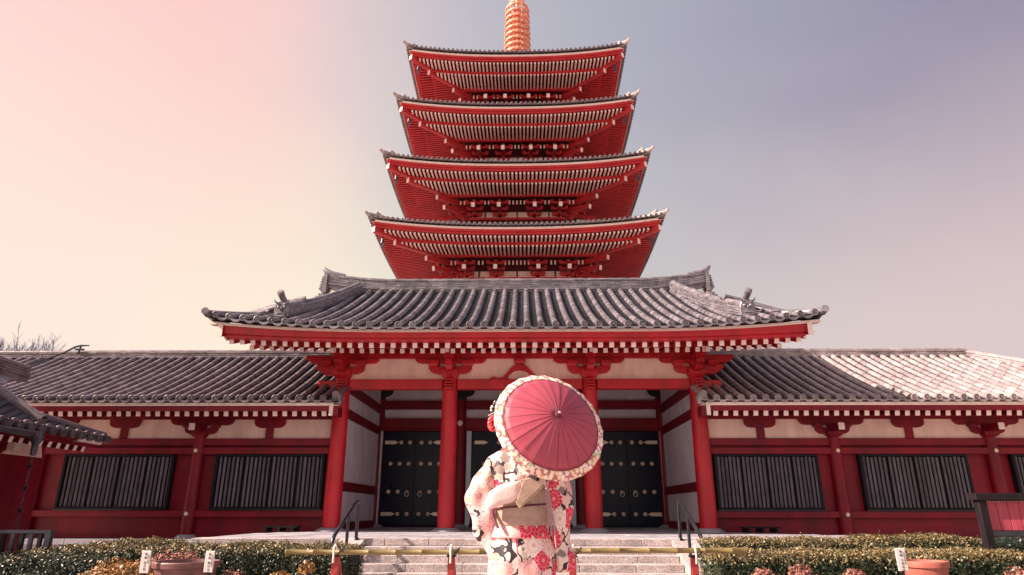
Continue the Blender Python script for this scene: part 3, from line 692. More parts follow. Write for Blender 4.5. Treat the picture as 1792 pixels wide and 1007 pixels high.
# ================================================================ PAGODA
PX, PY = -.33, 48.0
pag = thing("pagoda", (PX, PY, 0), "five storey red pagoda with tiered tiled eaves rising behind the gate", "pagoda")
TI = [  # strip z, half width of strip, tip half, body half, tail x list
    (13.3, 9.9, 10.2, 4.6, (1.6, 3.9)),
    (18.22, 9.30, 9.65, 3.95, (1.46, 3.57)),
    (23.08, 8.78, 9.07, 3.45, (1.27, 3.10)),
    (27.90, 8.25, 8.52, 3.05, (1.03, 2.82)),
    (32.60, 7.86, 8.14, 2.65, (.90, 2.40)),
]
FR = raft_mesh("rafter", .125, .13, RED3, ENDW, ENDP);  # underside face carries the light painted as pink
HR_ = raft_mesh("hip_rafter", .30, .36, RED3, ENDW)
TR = raft_mesh("tail_rafter", .26, .32, RED3, ENDW)
sidecol = {1: None}
for ti, (zs, E_, tip, B, tx) in enumerate(TI):
    top = TI[ti + 1] if ti < 4 else None
    def lf(x, E_=E_): return .62 * (abs(x) / E_) ** 2.4
    zt = zs + 2.55 if top else zs + 3.6
    Bt = (top[3] + .9) if top else .9
    tier = MB(); 
    rots = [Matrix.Translation((PX, PY, 0)) @ Matrix.Rotation(k * PI / 2, 4, "Z") for k in range(4)]
    # roof skin (local: outward = -y)
    for M in rots:
        def sk(a, b):
            d = E_ + .22 + (Bt - E_ - .22) * b; hw = d; x = -hw + 2 * hw * a
            return (x, -d, zs + .16 + (zt - zs - .16) * (.7 * b + .3 * b * b) + lf(x * (E_ / max(d, .1))) * (1 - b) ** 2)
        tier.grid(sk, 24, 6, 0, M)
    tro = tier.build("tiered_roof", [TILEP], pag, smooth=50)
    # ribs, caps
    rib = MB(); capq = MB()
    pit = .331; nn = int(E_ / pit)
    for ri, M in enumerate(rots):
        if ri == 2 and ti < 4: pass
        for k in range(-nn, nn + 1):
            x = k * pit; b1 = min(1, (E_ + .22 - abs(x)) / (E_ + .22 - Bt))
            pts = []
            for b in lin(0, b1, 4):
                d = E_ + .22 + (Bt - E_ - .22) * b; pts.append((x, -d, zs + .20 + (zt - zs - .16) * (.7 * b + .3 * b * b) + lf(x) * (1 - b) ** 2))
            rib.tube(pts, .085, n=5, M=M, cap=False)
            c = (x, -E_ - .25, zs + .22 + lf(x))
            if ri != 2:
                capq.lathe([(.095, -.05), (.095, .02), (.07, .03), (.06, .01), (.01, .015)], n=9, M=M @ frame(c, (1, 0, 0), (0, 0, 1), (0, -1, 0)))
                capq.prism([(-.13, -.01), (-.08, -.07), (0, -.10), (.08, -.07), (.13, -.01), (.08, .0), (0, -.03), (-.08, .0)], 0, .06, "y", M=M @ Matrix.Translation((x + pit / 2, -E_ - .24, zs + .20 + lf(x + pit / 2))))
    rib.build("roof_tiles", TILEP, tro, smooth=60, kind="stuff"); capq.build("eave_tiles", TILEP, tro, smooth=40, kind="stuff")
    # corner ridges with upturned ends
    for k in range(4):
        M = rots[k]
        q = MB()
        cl = [(d, d, zs + .30 + (zt - zs - .16) * (.7 * b + .3 * b * b) + .62 * (1 - b) ** 2) for b in lin(0, 1, 6) for d in [E_ + .22 + (Bt - E_ - .22) * b]]
        q.tube([(a, -b, c) for a, b, c in cl], .15, n=6, M=M)
        e = E_ + .2
        q.tube([(e - 1.3, -e + 1.3, zs + .98), (e - .7, -e + .7, zs + 1.05), (e - .38, -e + .38, zs + 1.28)], [.16, .15, .10], n=7, M=M)
        q.tube([(e - .5, -e + .5, zs + .86), (e, -e, zs + .90), (e + .20, -e - .20, zs + 1.08)], [.14, .12, .09], n=7, M=M)
        q.build("corner_ridge", mat("corner_ridge_tile", (.48, .40, .40), .5, var=.2, scale=2) if "corner_ridge_tile" not in MATS else MATS["corner_ridge_tile"], tro, smooth=50)
    if ti == 0:
        q = MB(); q.box((PX - 5, PY - 5, 0), (PX + 5, PY + 5, 13)); q.build("base_storey", RED3, pag); continue
    # eave boards on each side (front, right, left)
    for ri in (0, 1, 3):
        M = rots[ri]
        q = MB(); xs = lin(-E_ - .0, E_ + .0, 27)
        n0 = len(q.v); sweep(q, [(-E_, zs - .06), (-E_, zs + .075), (-E_ + .2, zs + .075), (-E_ + .2, zs - .06)], xs, lf)
        q.v = [tuple(M @ Vector(p)) for p in q.v]; q.build("eave_board", ENDW, tro)
        q = MB(); xs = lin(-E_ + .05, E_ - .05, 27)
        sweep(q, [(-E_ + .06, zs - .22), (-E_ + .06, zs - .062), (-E_ + .26, zs - .062), (-E_ + .26, zs - .22)], xs, lf)
        xs = lin(-E_ + .2, E_ - .2, 27)
        sweep(q, [(-E_ + .16, zs - .375), (-E_ + .16, zs - .222), (-E_ + .34, zs - .222), (-E_ + .34, zs - .375)], xs, lf)
        q.v = [tuple(M @ Vector(p)) for p in q.v]; q.build("fascia_board", RED3, tro)
        # rafters
        zf, zb = zs - .46, zs - .66
        dfi, dbe, dbi = E_ - 1.45, E_ - 1.42, B + 1.75
        stuffr = MB(); fc = [tuple(p.vertices) for p in FR.polygons]; co = [v.co.copy() for v in FR.vertices]; fm = [p.material_index for p in FR.polygons]
        nr = int((E_ - .45) / .2735)
        for row, (de, di, z0, z1, lk, xm) in enumerate(((E_ - .30, dfi, zf, zf + .13, 1., E_ - .55), (dbe, dbi, zb, zb + .13 * (dbe - dbi) / 1.1 * .95, .72, E_ - 1.75))):
            k = -nr
            while k <= nr:
                x = k * .2735 * (1 if row == 0 else .985); k += 1
                if abs(x) > xm: continue
                din = max(di, abs(x) + .18)
                if de - din < .15: continue
                t = (de - din) / (de - di)
                a = M @ Vector((x, -de, z0 + lf(x) * lk)); b = M @ Vector((x, -din, z0 + (z1 - z0) * t + lf(x) * lk * .9))
                if ri == 0: raft(("flying_rafter", "rafter")[row], FR, tro, a, b)
                else:
                    d = b - a; ln = d.length; d.normalize(); xx = d.cross(Vector((0, 0, 1))).normalized(); zz = xx.cross(d)
                    stuffr.add(co, fc, fm, frame(a, xx, d * ln, zz))
        if stuffr.v: stuffr.build("side_rafters", [RED3, ENDW, RED3], tro, kind="stuff")
        # battens, soffit, purlins
        q = MB()
        sweep(q, [(-dbe - .04, zb + .07), (-dbe - .04, zb + .27), (-dbe + .14, zb + .27), (-dbe + .14, zb + .07)], lin(-dbe + .1, dbe - .1, 19), lambda x: lf(x) * .8)
        sweep(q, [(-dbi - .05, zb + .10), (-dbi - .05, zb + .5), (-dbi + .15, zb + .5), (-dbi + .15, zb + .10)], lin(-dbi, dbi, 5), lambda x: 0)
        q.v = [tuple(M @ Vector(p)) for p in q.v]; q.build("purlin", RED3, tro)
        q = MB()
        def sf(a, b):
            d = E_ - .2 + (B - E_ + .2) * b; x = -d + 2 * d * a; return (x, -d, zs - .38 + .30 * min(1, b * 1.6) + lf(x) * (1 - b * .3))
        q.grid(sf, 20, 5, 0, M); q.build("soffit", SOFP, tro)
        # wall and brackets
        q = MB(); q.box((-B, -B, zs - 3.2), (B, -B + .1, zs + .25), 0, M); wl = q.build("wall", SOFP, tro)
        marks = [-B, -tx[0], tx[0], B]
        for a, b in zip(marks[:-1], marks[1:]):
            mid = (a + b) / 2
            q = MB(); q.box((a + .12, -B - .05, zs - 1.50), (mid - .06, -B - .002, zs - 1.02), 0, M); q.box((mid + .06, -B - .05, zs - 1.50), (b - .12, -B - .002, zs - 1.02), 0, M); q.build("plaster_panel", PLAS, wl)
        q = MB(); q.box((-B - .1, -B - .22, zs - 1.70), (B + .1, -B - .01, zs - 1.51), 0, M); q.build("beam", RED3, wl)
        for X in (-tx[1], -tx[0], tx[0], tx[1]):
            q = MB()
            for st_, (d0, zz, hw) in enumerate(((B + .28, zs - 1.44, .52), (B + .75, zs - 1.18, .62), (B + 1.25, zs - .92, .66))):
                q.prism(arm_poly(X, zz, zz + .17, hw, .12), -d0 - .09, -d0 + .09, "y", M=M)
                q.prism([(-d0 - .42, zz + .17), (-d0 - .40, zz + .05), (-d0 - .30, zz), (-B, zz), (-B, zz + .17)], X - .09, X + .09, "x", M=M)
                for dx in (-hw + .1, 0, hw - .1):
                    blk = MB(); block(blk, X + dx, -d0, zz + .17, zz + .28, .12, .12); q.add(blk.v, blk.f, 0, M)
            q.build("bracket_cluster", RED3, wl)
            raft("tail_rafter", TR, wl, M @ Vector((X, -B - 2.45, zs - 1.52)), M @ Vector((X, -B, zs - .95)))
        q = MB()
        groups = [(0, 6 if ti < 2 else 4 if ti == 2 else 3)] if False else []
        span = tx[0]
        for (c, hw_) in ((0, tx[0] - .62), ((tx[0] + tx[1]) / 2, .22), (-(tx[0] + tx[1]) / 2, .22), (tx[1] + .85, .14), (-tx[1] - .85, .14)):
            m_ = max(2, int(2 * hw_ / .27) + 1)
            for k in range(m_):
                x = c + (k - (m_ - 1) / 2) * .27
                q.box((x - .055, -B - 1.32, zs - .98), (x + .055, -B - 1.28, zs - .68), 0, M)
        q.build("white_ribs", ENDP, wl, kind="stuff")
    for ri in (0, 1, 2, 3):
        M = rots[ri]   # corner at (+,-) of the front side
        z5 = zs - .55 + .45
        raft("hip_rafter", HR_, tro, M @ Vector((E_ - .10, -E_ + .10, zs + .02)), M @ Vector((E_ - 1.8, -E_ + 1.8, zs - .10)))
        raft("hip_rafter", HR_, tro, M @ Vector((E_ - 1.28, -E_ + 1.28, zs - .42)), M @ Vector((B + 1., -B - 1., zs - .30)))
        raft("tail_rafter", TR, tro, M @ Vector((B + 2.25, -B - 2.25, zs - .82)), M @ Vector((B + .1, -B - .1, zs - .55)))
        raft("tail_rafter", TR, tro, M @ Vector((B + 1.78, -B - 1.78, zs - 1.40)), M @ Vector((B, -B, zs - .95)))
        q = MB(); cq = M @ Vector((B + 1.55, -B - 1.55, 0))
        for k, (zz, r_) in enumerate(((-.60, .2), (-.42, .26))): q.box((cq.x - r_, cq.y - r_, zs + zz), (cq.x + r_, cq.y + r_, zs + zz + .15))
        q.tube([(cq.x, cq.y, zs - .75), (cq.x, cq.y, zs - .45)], .13, n=6)
        c2 = M @ Vector((B + .5, -B - .5, 0)); c3 = M @ Vector((B + 1.1, -B - 1.1, 0))
        q.tube([(c2.x, c2.y, zs - 1.9), (c2.x, c2.y, zs - 1.6), (c3.x, c3.y, zs - 1.35), (c3.x, c3.y, zs - 1.0)], [.12, .16, .15, .12], n=6)
        q.build("corner_bracket", RED3, tro)
        if ri in (0, 3) and ti > 0:
            bp = M @ Vector((E_ - .62, -E_ + .62, zs - .30)); side = "right" if ri == 0 else "left"
            lvl = ["", "lowest visible", "second visible", "third visible", "topmost"][ti]
            bl = thing("wind_bell", bp, f"dark bronze wind bell under the {side} corner of the {lvl} pagoda roof", "bell", "wind bells on the pagoda")
            q = MB(); q.lathe([(.03, -.10), (.09, -.13), (.11, -.30), (.14, -.44), (.13, -.45), (.02, -.42)], tuple(bp), 12); q.build("bell_body", COPG, bl, smooth=50)
            q = MB(); q.tube([bp + Vector((0, 0, .22)), bp - Vector((0, 0, .12))], .015, n=5); q.build("hanger", COPG, bl)
            q = MB(); q.tube([bp - Vector((0, 0, .40)), bp - Vector((0, 0, .56))], .012, n=5); q.box((bp.x - .09, bp.y - .01, bp.z - .72), (bp.x + .09, bp.y + .01, bp.z - .56)); q.build("wind_vane", COPG, bl)
# spire
q = MB(); sz = 36.1; q.box((PX - 1.0, PY - 1.0, sz), (PX + 1.0, PY + 1.0, sz + .9)); sp = q.build("spire", COPP, pag)
q = MB(); q.lathe([(1.0, sz + .9), (.95, sz + 1.3), (.6, sz + 1.7), (.35, sz + 1.9), (.8, sz + 2.2), (.4, sz + 2.3)], (PX, PY, 0), 20); q.tube([(PX, PY, sz + 2), (PX, PY, sz + 13.5)], .17, n=10); q.build("spire_pole", COPP, sp, smooth=40)
for k in range(9):
    z = 38.75 + k * .605; R = 1.15 - .015 * k
    q = MB(); n = 32
    q.lathe([(R, -.10), (R + .03, 0), (R, .10), (R - .06, .10), (R - .12, -.10), (R, -.10)], (PX, PY, z), n, cap=False)
    q.lathe([(.30, -.07), (.30, .07), (.20, .07), (.20, -.07), (.30, -.07)], (PX, PY, z), 12, cap=False)
    for j in range(8):
        a = j * PI / 4 + PI / 8; ca, sa = math.cos(a), math.sin(a)
        q.tube([(PX + .28 * ca, PY + .28 * sa, z), (PX + (R - .05) * ca, PY + (R - .05) * sa, z)], .055, n=5)
    for j in range(16):
        a = j * PI / 8; ca, sa = math.cos(a), math.sin(a)
        q.tube([(PX + (R + .03) * ca, PY + (R + .03) * sa, z - .04), (PX + (R + .04) * ca, PY + (R + .04) * sa, z - .2)], [.03, .05], n=5)
    ro_ = q.build("spire_ring", COPP, sp, smooth=40)
    q = MB()
    for j in range(8):
        a = j * PI / 4; ca, sa = math.cos(a), math.sin(a); q.lathe([(.02, -.12), (.11, -.06), (.13, 0), (.11, .06), (.02, .12)], (PX + .62 * ca, PY + .62 * sa, z - .18), 8)
    q.build("ring_knobs", COPP, ro_, smooth=60)
q = MB()
for j in range(4):   # openwork flame fins above the rings
    a = j * PI / 2 + PI / 4
    for k in range(6):
        zz = 44.4 + k * .42; r0 = 1.2 - k * .12
        q.tube([(PX + r * math.cos(a), PY + r * math.sin(a), zz + h) for r, h in ((.15, 0), (r0 * .5, .28), (r0, .05), (r0 * .85, .42), (r0 * .45, .30))], .045, n=5)
q.build("flame_finial", COPP, sp)

# ================================================================ LEFT PAVILION
pav = thing("side_pavilion", (-11, 12, 0), "dark red side building at the far left edge, its tiled eave running toward the camera", "pavilion")
def PP(u, t): # u = Y, eave at X=-9.2
    x = -9.2 - 2.4 * t; return (x, u, 2.60 + 1.50 * (.85 * t + .15 * t * t))
def psend(y): return 1. if y <= 12.95 else .03 + .22 * (14.95 - y) / 2.0
q = MB(); q.grid(lambda i, j: tuple(Vector(PP(6 + 6.95 * i, j)) - Vector((0, 0, .05))), 10, 4); q.grid(lambda i, j: (-11.6 - 2.6 * j, 6 + 9 * i, 4.05 - 1.4 * j), 4, 2)
q.grid(lambda i, j: tuple(Vector(PP(12.95 + 1.98 * i, j * psend(12.96 + 1.98 * i))) - Vector((0, 0, .05))), 8, 2)
q.grid(lambda i, j: tuple(Vector(PP(12.95 + (.9 + 1.0 * j) * i, .76 + .24 * j)) - Vector((0, 0, .05))), 6, 3)
pro = q.build("roof", TILEW, pav, smooth=40)
q = MB()
for k in range(5): q.tube([PP(13.1 + k * .3, t) for t in lin(.78 + .04 * k, 1, 4)], .085, n=7)
q.build("upper_roof_tiles", TILEW, pro, smooth=60, kind="stuff")
q = MB(); q.tube([PP(12.95 + 1.98 * i, .02 + psend(12.96 + 1.98 * i)) for i in lin(0, 1, 6)], .085, n=8); q.build("hip_ridge", TILEW, pro, smooth=60)
Roof(pro, lambda u, t: PP(-u, t), [-(14.85 - k * .30) for k in range(29)], lambda u: psend(-u), 8, .085, TILEW, 240, .30)
ridge_stack(pro, [(-11.6, 6.2, 4.10), (-11.6, 13.6, 4.08), (-11.6, 15.1, 4.02)], .24, .26, TILEW, "ridge", 4, .08)
ridge_stack(pro, [PP(12.9, t) for t in lin(1, .05, 8)], .12, .2, TILEW, "verge_ridge", 2, .085)
q = MB(); q.box((-9.36, 6, 2.46), (-9.25, 14.75, 2.53)); q.build("eave_board", RED2, pav)
q = MB(); q.box((-9.34, 13.95, 2.455), (-9.235, 14.75, 2.53)); q.build("end_board", ENDW, pav)
q = MB(); q.box((-9.46, 6, 2.38), (-9.33, 14.7, 2.458)); q.build("fascia_board", RED2, pav)
q = MB(); q.grid(lambda i, j: (-9.4 - 1.4 * j, 6 + 8.7 * i, 2.42 + .6 * j), 2, 1); q.build("soffit", SOFF, pav)
rmp = raft_mesh("rafter", .10, .11, RED2, ENDW)
for k in range(24): raft("rafter", rmp, pav, (-9.36, 14.35 - k * .262, 2.325), (-10.8, 14.35 - k * .262, 2.72))
q = MB(); q.box((-10.95, 6, 0), (-10.8, 15.2, 3.0)); q.build("wall", RED2, pav)
q = MB(); q.prism([(13.9, 2.20), (15.12, 2.20), (15.08, 2.32), (15.02, 2.47), (14.40, 2.47), (14.36, 2.38), (14.2, 2.31), (14.0, 2.27)], -10.80, -10.77, "x"); q.build("plaster_panel", PLAS, pav)
q = MB(); q.box((-10.6, 13.80, 2.26), (-10.45, 14.0, 2.42), 0); q.build("tail_beam", ENDW, pav)
q = MB(); q.tube([(-9.10, 6, 2.46), (-9.10, 12.62, 2.44)], .06, n=8); q.build("gutter", COPG, pav, smooth=50)
q = MB(); q.lathe([(.05, -.30), (.06, -.10), (.12, .0), (.13, .09), (.11, .09)], (-9.10, 12.55, 2.36), 12); q.build("gutter_funnel", COPG, pav, smooth=50)
rc = thing("rain_chain", (-9.12, 12.5, 0), "thin copper rain chain hanging from the side building's gutter", "rain chain")
lk = MB(); lk.tube([(.022 * math.sin(a), 0, .04 * math.cos(a)) for a in lin(0, 2 * PI, 9)], .006, n=4, cap=False); lk = lk.mesh("chain_link", [COPG])
cu = MB(); cu.lathe([(.02, -.03), (.035, 0), (.05, .03), (.03, .03)], (0, 0, 0), 10); cu = cu.mesh("chain_cup", [MATS["gilded_metal"] if False else STEEL], 50)
for k in range(32):
    inst("chain_link", lk, rc, Matrix.Translation((-9.10, 12.55, 2.02 - k * .065)) @ Matrix.Rotation((k % 2) * PI / 2, 4, "Z"))
for z in (1.85, 1.46, 1.07, .68, .3): inst("chain_cup", cu, rc, Matrix.Translation((-9.10, 12.55, z)))

# lightning conductor on left corridor roof
q = MB(); q.tube([(-14.0, 18.3, 5.02), (-13.85, 18.7, 5.28), (-13.72, 19.15, 5.56), (-13.6, 19.4, 5.80), (-13.45, 19.45, 5.86), (-13.2, 19.45, 5.86)], [.02, .022, .025, .03, .03, .02], n=6)
q.tube([(-13.45, 19.45, 5.86), (-13.5, 19.47, 5.62)], .03, n=6); q.box((-13.6, 19.4, 5.72), (-13.35, 19.5, 5.76))
tag(q.build("conductor_arm", STEEL, smooth=50), "thin bent metal conductor arm on the left corridor ridge", "lightning conductor")

# ================================================================ SMALL FURNITURE
for s, side in ((-1, "left"), (1, "right")):
    X = 2.93 * s
    h = thing("handrail", (X, 12.1, 0), f"dark bent steel handrail up the {side} side slope of the stone stairs", "handrail", "handrails beside the stairs")
    q = MB(); q.tube([(X, 11.155, .02), (X, 11.155, .56), (X, 11.175, .64), (X, 11.24, .70), (X, 11.9, .985), (X, 12.45, 1.215), (X, 12.56, 1.25), (X, 12.66, 1.235), (X, 12.71, 1.17), (X, 12.715, .61)], .031, n=12); q.build("rail", STEEL, h, smooth=60)
    q = MB(); q.tube([(X, 12.05, .30), (X, 12.05, 1.03)], .028, n=12); q.build("post", STEEL, h, smooth=60)
    for y, z in ((12.05, .31), (12.715, .602)):
        q = MB(); q.lathe([(.055, 0), (.05, .012), (.03, .02)], (X, y, z), 12); q.build("foot_flange", STEEL, h, smooth=40)
    bn = thing("low_bench", (s * 5.6, 16.6, .6), f"low black metal rack on the terrace beside the {side} corridor", "rack", "low racks on the terrace")
    xa = s * 5.25; xb = s * 6.1; a, b = min(xa, xb), max(xa, xb)
    q = MB(); q.box((a, 16.45, .70), (b, 16.60, .73)); q.box((a, 16.75, .70), (b, 16.83, .73)); q.build("top_bar", BLK, bn)
    for x in (a + .1, (a + b) / 2, b - .1):
        q = MB(); q.box((x - .03, 16.42, .602), (x + .03, 16.85, .70)); q.build("leg", BLK, bn)
# bamboo barrier
bam = thing("bamboo_rail", (0, 7, .7), "long bamboo pole laid across the red posts in front of the stairs", "bamboo pole")
pts = []; rs = []; x = -2.25; 
while x < 2.27:
    for dx, r in ((0, .0255), (.006, .030), (.014, .030), (.02, .0255), (.15, .0245)): pts.append((x + dx, 7.0 + .004 * math.sin(x * 2), .706 + .012 * math.sin(x * .9) - .0 * x)); rs.append(r)
    x += rnd.uniform(.25, .30)
q = MB(); q.tube(pts, rs, n=12); q.build("culm", BAMB, bam, smooth=60)
for X, lb in ((-1.755, "leftmost"), (-.60, "second from the left, beside the woman"), (.60, "mostly hidden by the woman's right sleeve"), (1.80, "rightmost")):
    p = thing("barrier_post", (X, 7.05, 0), f"red wooden barrier post under the bamboo, {lb}", "post", "barrier posts")
    q = MB(); q.box((X - .034, 7.02, 0), (X + .034, 7.085, .655)); q.build("upright", POSTM, p, bevel=.004)
    q = MB(); q.hexa([(X + .02, 7.30, 0), (X + .07, 7.30, 0), (X + .07, 7.35, 0), (X + .02, 7.35, 0), (X - .02, 7.10, .60), (X + .03, 7.10, .60), (X + .03, 7.14, .60), (X - .02, 7.14, .60)]); q.build("brace", POSTM, p)
    q = MB(); q.box((X - .045, 7.0, .655), (X + .045, 7.10, .668)); q.build("bracket_plate", BLK, p)
    q = MB(); q.tube([(X + .0, 6.955, .60), (X + .002, 6.95, .66), (X - .003, 6.955, .74), (X + .004, 6.98, .765), (X + .006, 7.02, .75), (X + .012, 7.045, .70)], [.010, .009, .009, .009, .008, .008], n=6); q.build("rope_hook", ENDW, p, smooth=60)
    q = MB(); q.tube([(X + .02, 6.97, .67), (X + .06, 6.965, .70), (X + .09, 7.0, .745), (X + .06, 7.06, .72), (X + .03, 7.08, .66)], .005, n=5); q.build("wire_tie", BLK, p)
# plant pots
def pot(x, y, R, h, m, zt, label):
    o = thing("plant_pot", (x, y, 0), label, "plant pot")
    q = MB(); q.lathe([(R * .6, zt - h), (R * .82, zt - h * .5), (R * .93, zt - .06), (R * 1.0, zt - .055), (R * 1.02, zt - .01), (R, zt), (R * .93, zt), (R * .90, zt - .05), (R * .5, zt - .06), (.01, zt - .06)], (x, y, 0), 36); q.build("pot_body", m, o, smooth=35)
    q = MB(); q.lathe([(R * .90, zt - .045), (R * .4, zt - .03), (.01, zt - .03)], (x, y, 0), 24); q.build("soil_fill", SOIL, o)
    q = MB(); q.lathe([(R * .7, 0), (R * .62, zt - h)], (x, y, 0), 20); q.build("pot_stand", SOIL, o)
    return o
pot(-3.27, 7.1, .31, .42, CLAYP, .605, "wide plum brown clay pot between two white signs")
pot(4.07, 7.1, .215, .40, CLAYR, .625, "orange terracotta pot beside a white sign in the right hedge")
def sign(x, y, z0, z1, w_, tilt, big, small, label, slide):
    o = thing("plant_sign", (x, y, 0), label, "sign")
    M = Matrix.Translation((x, y, z0)) @ Matrix.Rotation(tilt, 4, "Y") @ Matrix.Rotation(.05, 4, "X")
    q = MB(); q.box((-w_ / 2, -.008, 0), (w_ / 2, .008, z1 - z0), 0, M); q.build("sign_board", SIGNW, o, bevel=.003)
    q = MB(); q.box((-.012, .009, -.5), (.012, .02, (z1 - z0) * .8), 0, M); q.build("stake", DWOOD, o)
    for txt, xo, size, top, pit in ((big, slide, .026, .018, .030), (small, slide + w_ * .30, .011, .035, .012)):
        zt = (z1 - z0) - top
        for ch in txt:
            if ch != " ":
                fc = bpy.data.curves.new("lettering", "FONT"); fc.body = ch; fc.size = size; fc.align_x = "CENTER"; fc.align_y = "TOP"; fc.extrude = .0006; fc.materials.append(INK)
                t0 = bpy.data.objects.new("lettering_curve", fc); me_ = bpy.data.meshes.new_from_object(t0); bpy.data.objects.remove(t0); t = bpy.data.objects.new("lettering", me_); reg(t, o, M @ Matrix.Translation((xo, -.0095, zt)) @ Matrix.Rotation(PI / 2, 4, "X"))
            zt -= pit * (1 if ch != " " else .5)
sign(-3.53, 6.8, .515, .715, .088, .02, "奉納 白き花", "浅草寺 寄贈者", "white wooden plant sign left of the plum brown pot", .0)
sign(-2.90, 6.78, .525, .715, .085, .02, "奉納 鮮けまつ", "浅草寺奉納寄贈者名", "white wooden plant sign overlapping the right rim of the plum brown pot", .0)
sign(3.70, 6.8, .555, .755, .088, -.05, "奉納 さ花の名木", "浅草寺奉納寄贈者名", "white wooden plant sign left of the terracotta pot", .0)
# notice board right
nb = thing("notice_board", (6.1, 8.7, 0), "dark framed notice board with red vertical boards at the right edge", "notice board")
q = MB(); q.box((5.70, 8.60, .05), (5.80, 8.70, 1.30)); q.build("post", DWOOD, nb, bevel=.006)
q = MB(); q.box((6.75, 8.60, .05), (6.85, 8.70, 1.30)); q.build("post", DWOOD, nb, bevel=.006)
q = MB(); q.box((5.66, 8.57, 1.215), (6.9, 8.73, 1.30)); q.build("top_rail", DWOOD, nb, bevel=.006)
q = MB(); q.box((5.80, 8.60, .80), (6.75, 8.68, .865)); q.build("bottom_rail", STEEL, nb, bevel=.006)
for k in range(7): boxo("board", (5.803 + k * .1355, 8.64, .866), (5.803 + k * .1355 + .131, 8.665 + (k % 2) * .004, 1.214), PINKP, nb, .004)
q = MB()
for k in range(26): q.lathe([(.004, 0), (.010, .006), (.004, .012)], (5.82 + k * .036, 8.625, 1.195 + rnd.uniform(-.003, .003)), 6)
q.build("nail_heads", ENDW, nb, kind="stuff")
# picket barrier at left
fb = thing("slatted_barrier", (-6.5, 9, 0), "dark slatted metal barrier at the lower left corner", "barrier")
q = MB(); q.box((-7.9, 8.98, .80), (-6.02, 9.03, .84)); q.build("top_rail", STEEL, fb); q = MB(); q.box((-6.07, 8.97, .0), (-6.0, 9.04, .838)); q.build("post", STEEL, fb)
q = MB(); q.box((-7.9, 8.98, .12), (-6.07, 9.03, .16)); q.build("bottom_rail", STEEL, fb)
for k in range(15): boxo("slat", (-7.85 + k * .12, 8.985, .16), (-7.85 + k * .12 + .05, 9.025, .80), STEEL if k % 2 else BLK, fb, .003)

# ================================================================ HEDGES
nr_ = np.random.default_rng(5)
def leaf_obj(name, P, Nn, size, mats, midx, parent):
    n = len(P); t = nr_.normal(size=(n, 3)); nn = Nn + nr_.normal(size=(n, 3)) * .55; nn /= np.linalg.norm(nn, axis=1)[:, None]
    a = np.cross(nn, t); a /= np.linalg.norm(a, axis=1)[:, None]; b = np.cross(nn, a); s = size * nr_.uniform(.45, 1.45, n)[:, None]
    V = np.stack([P - a * s, P + b * s * .45, P + a * s, P - b * s * .45], 1) + 0
    V[:, 1] += nn * s * .12; V[:, 3] += nn * s * .12
    me = bpy.data.meshes.new(name); me.vertices.add(n * 4); me.vertices.foreach_set("co", V.reshape(-1)); me.loops.add(n * 4); me.loops.foreach_set("vertex_index", np.arange(n * 4))
    me.polygons.add(n); me.polygons.foreach_set("loop_start", np.arange(n) * 4); me.polygons.foreach_set("loop_total", np.full(n, 4))
    for m in mats: me.materials.append(m)
    me.polygons.foreach_set("material_index", midx.astype(np.int32)); me.update(calc_edges=True)
    o = reg(bpy.data.objects.new(name, me), parent); o["kind"] = "stuff"; return o
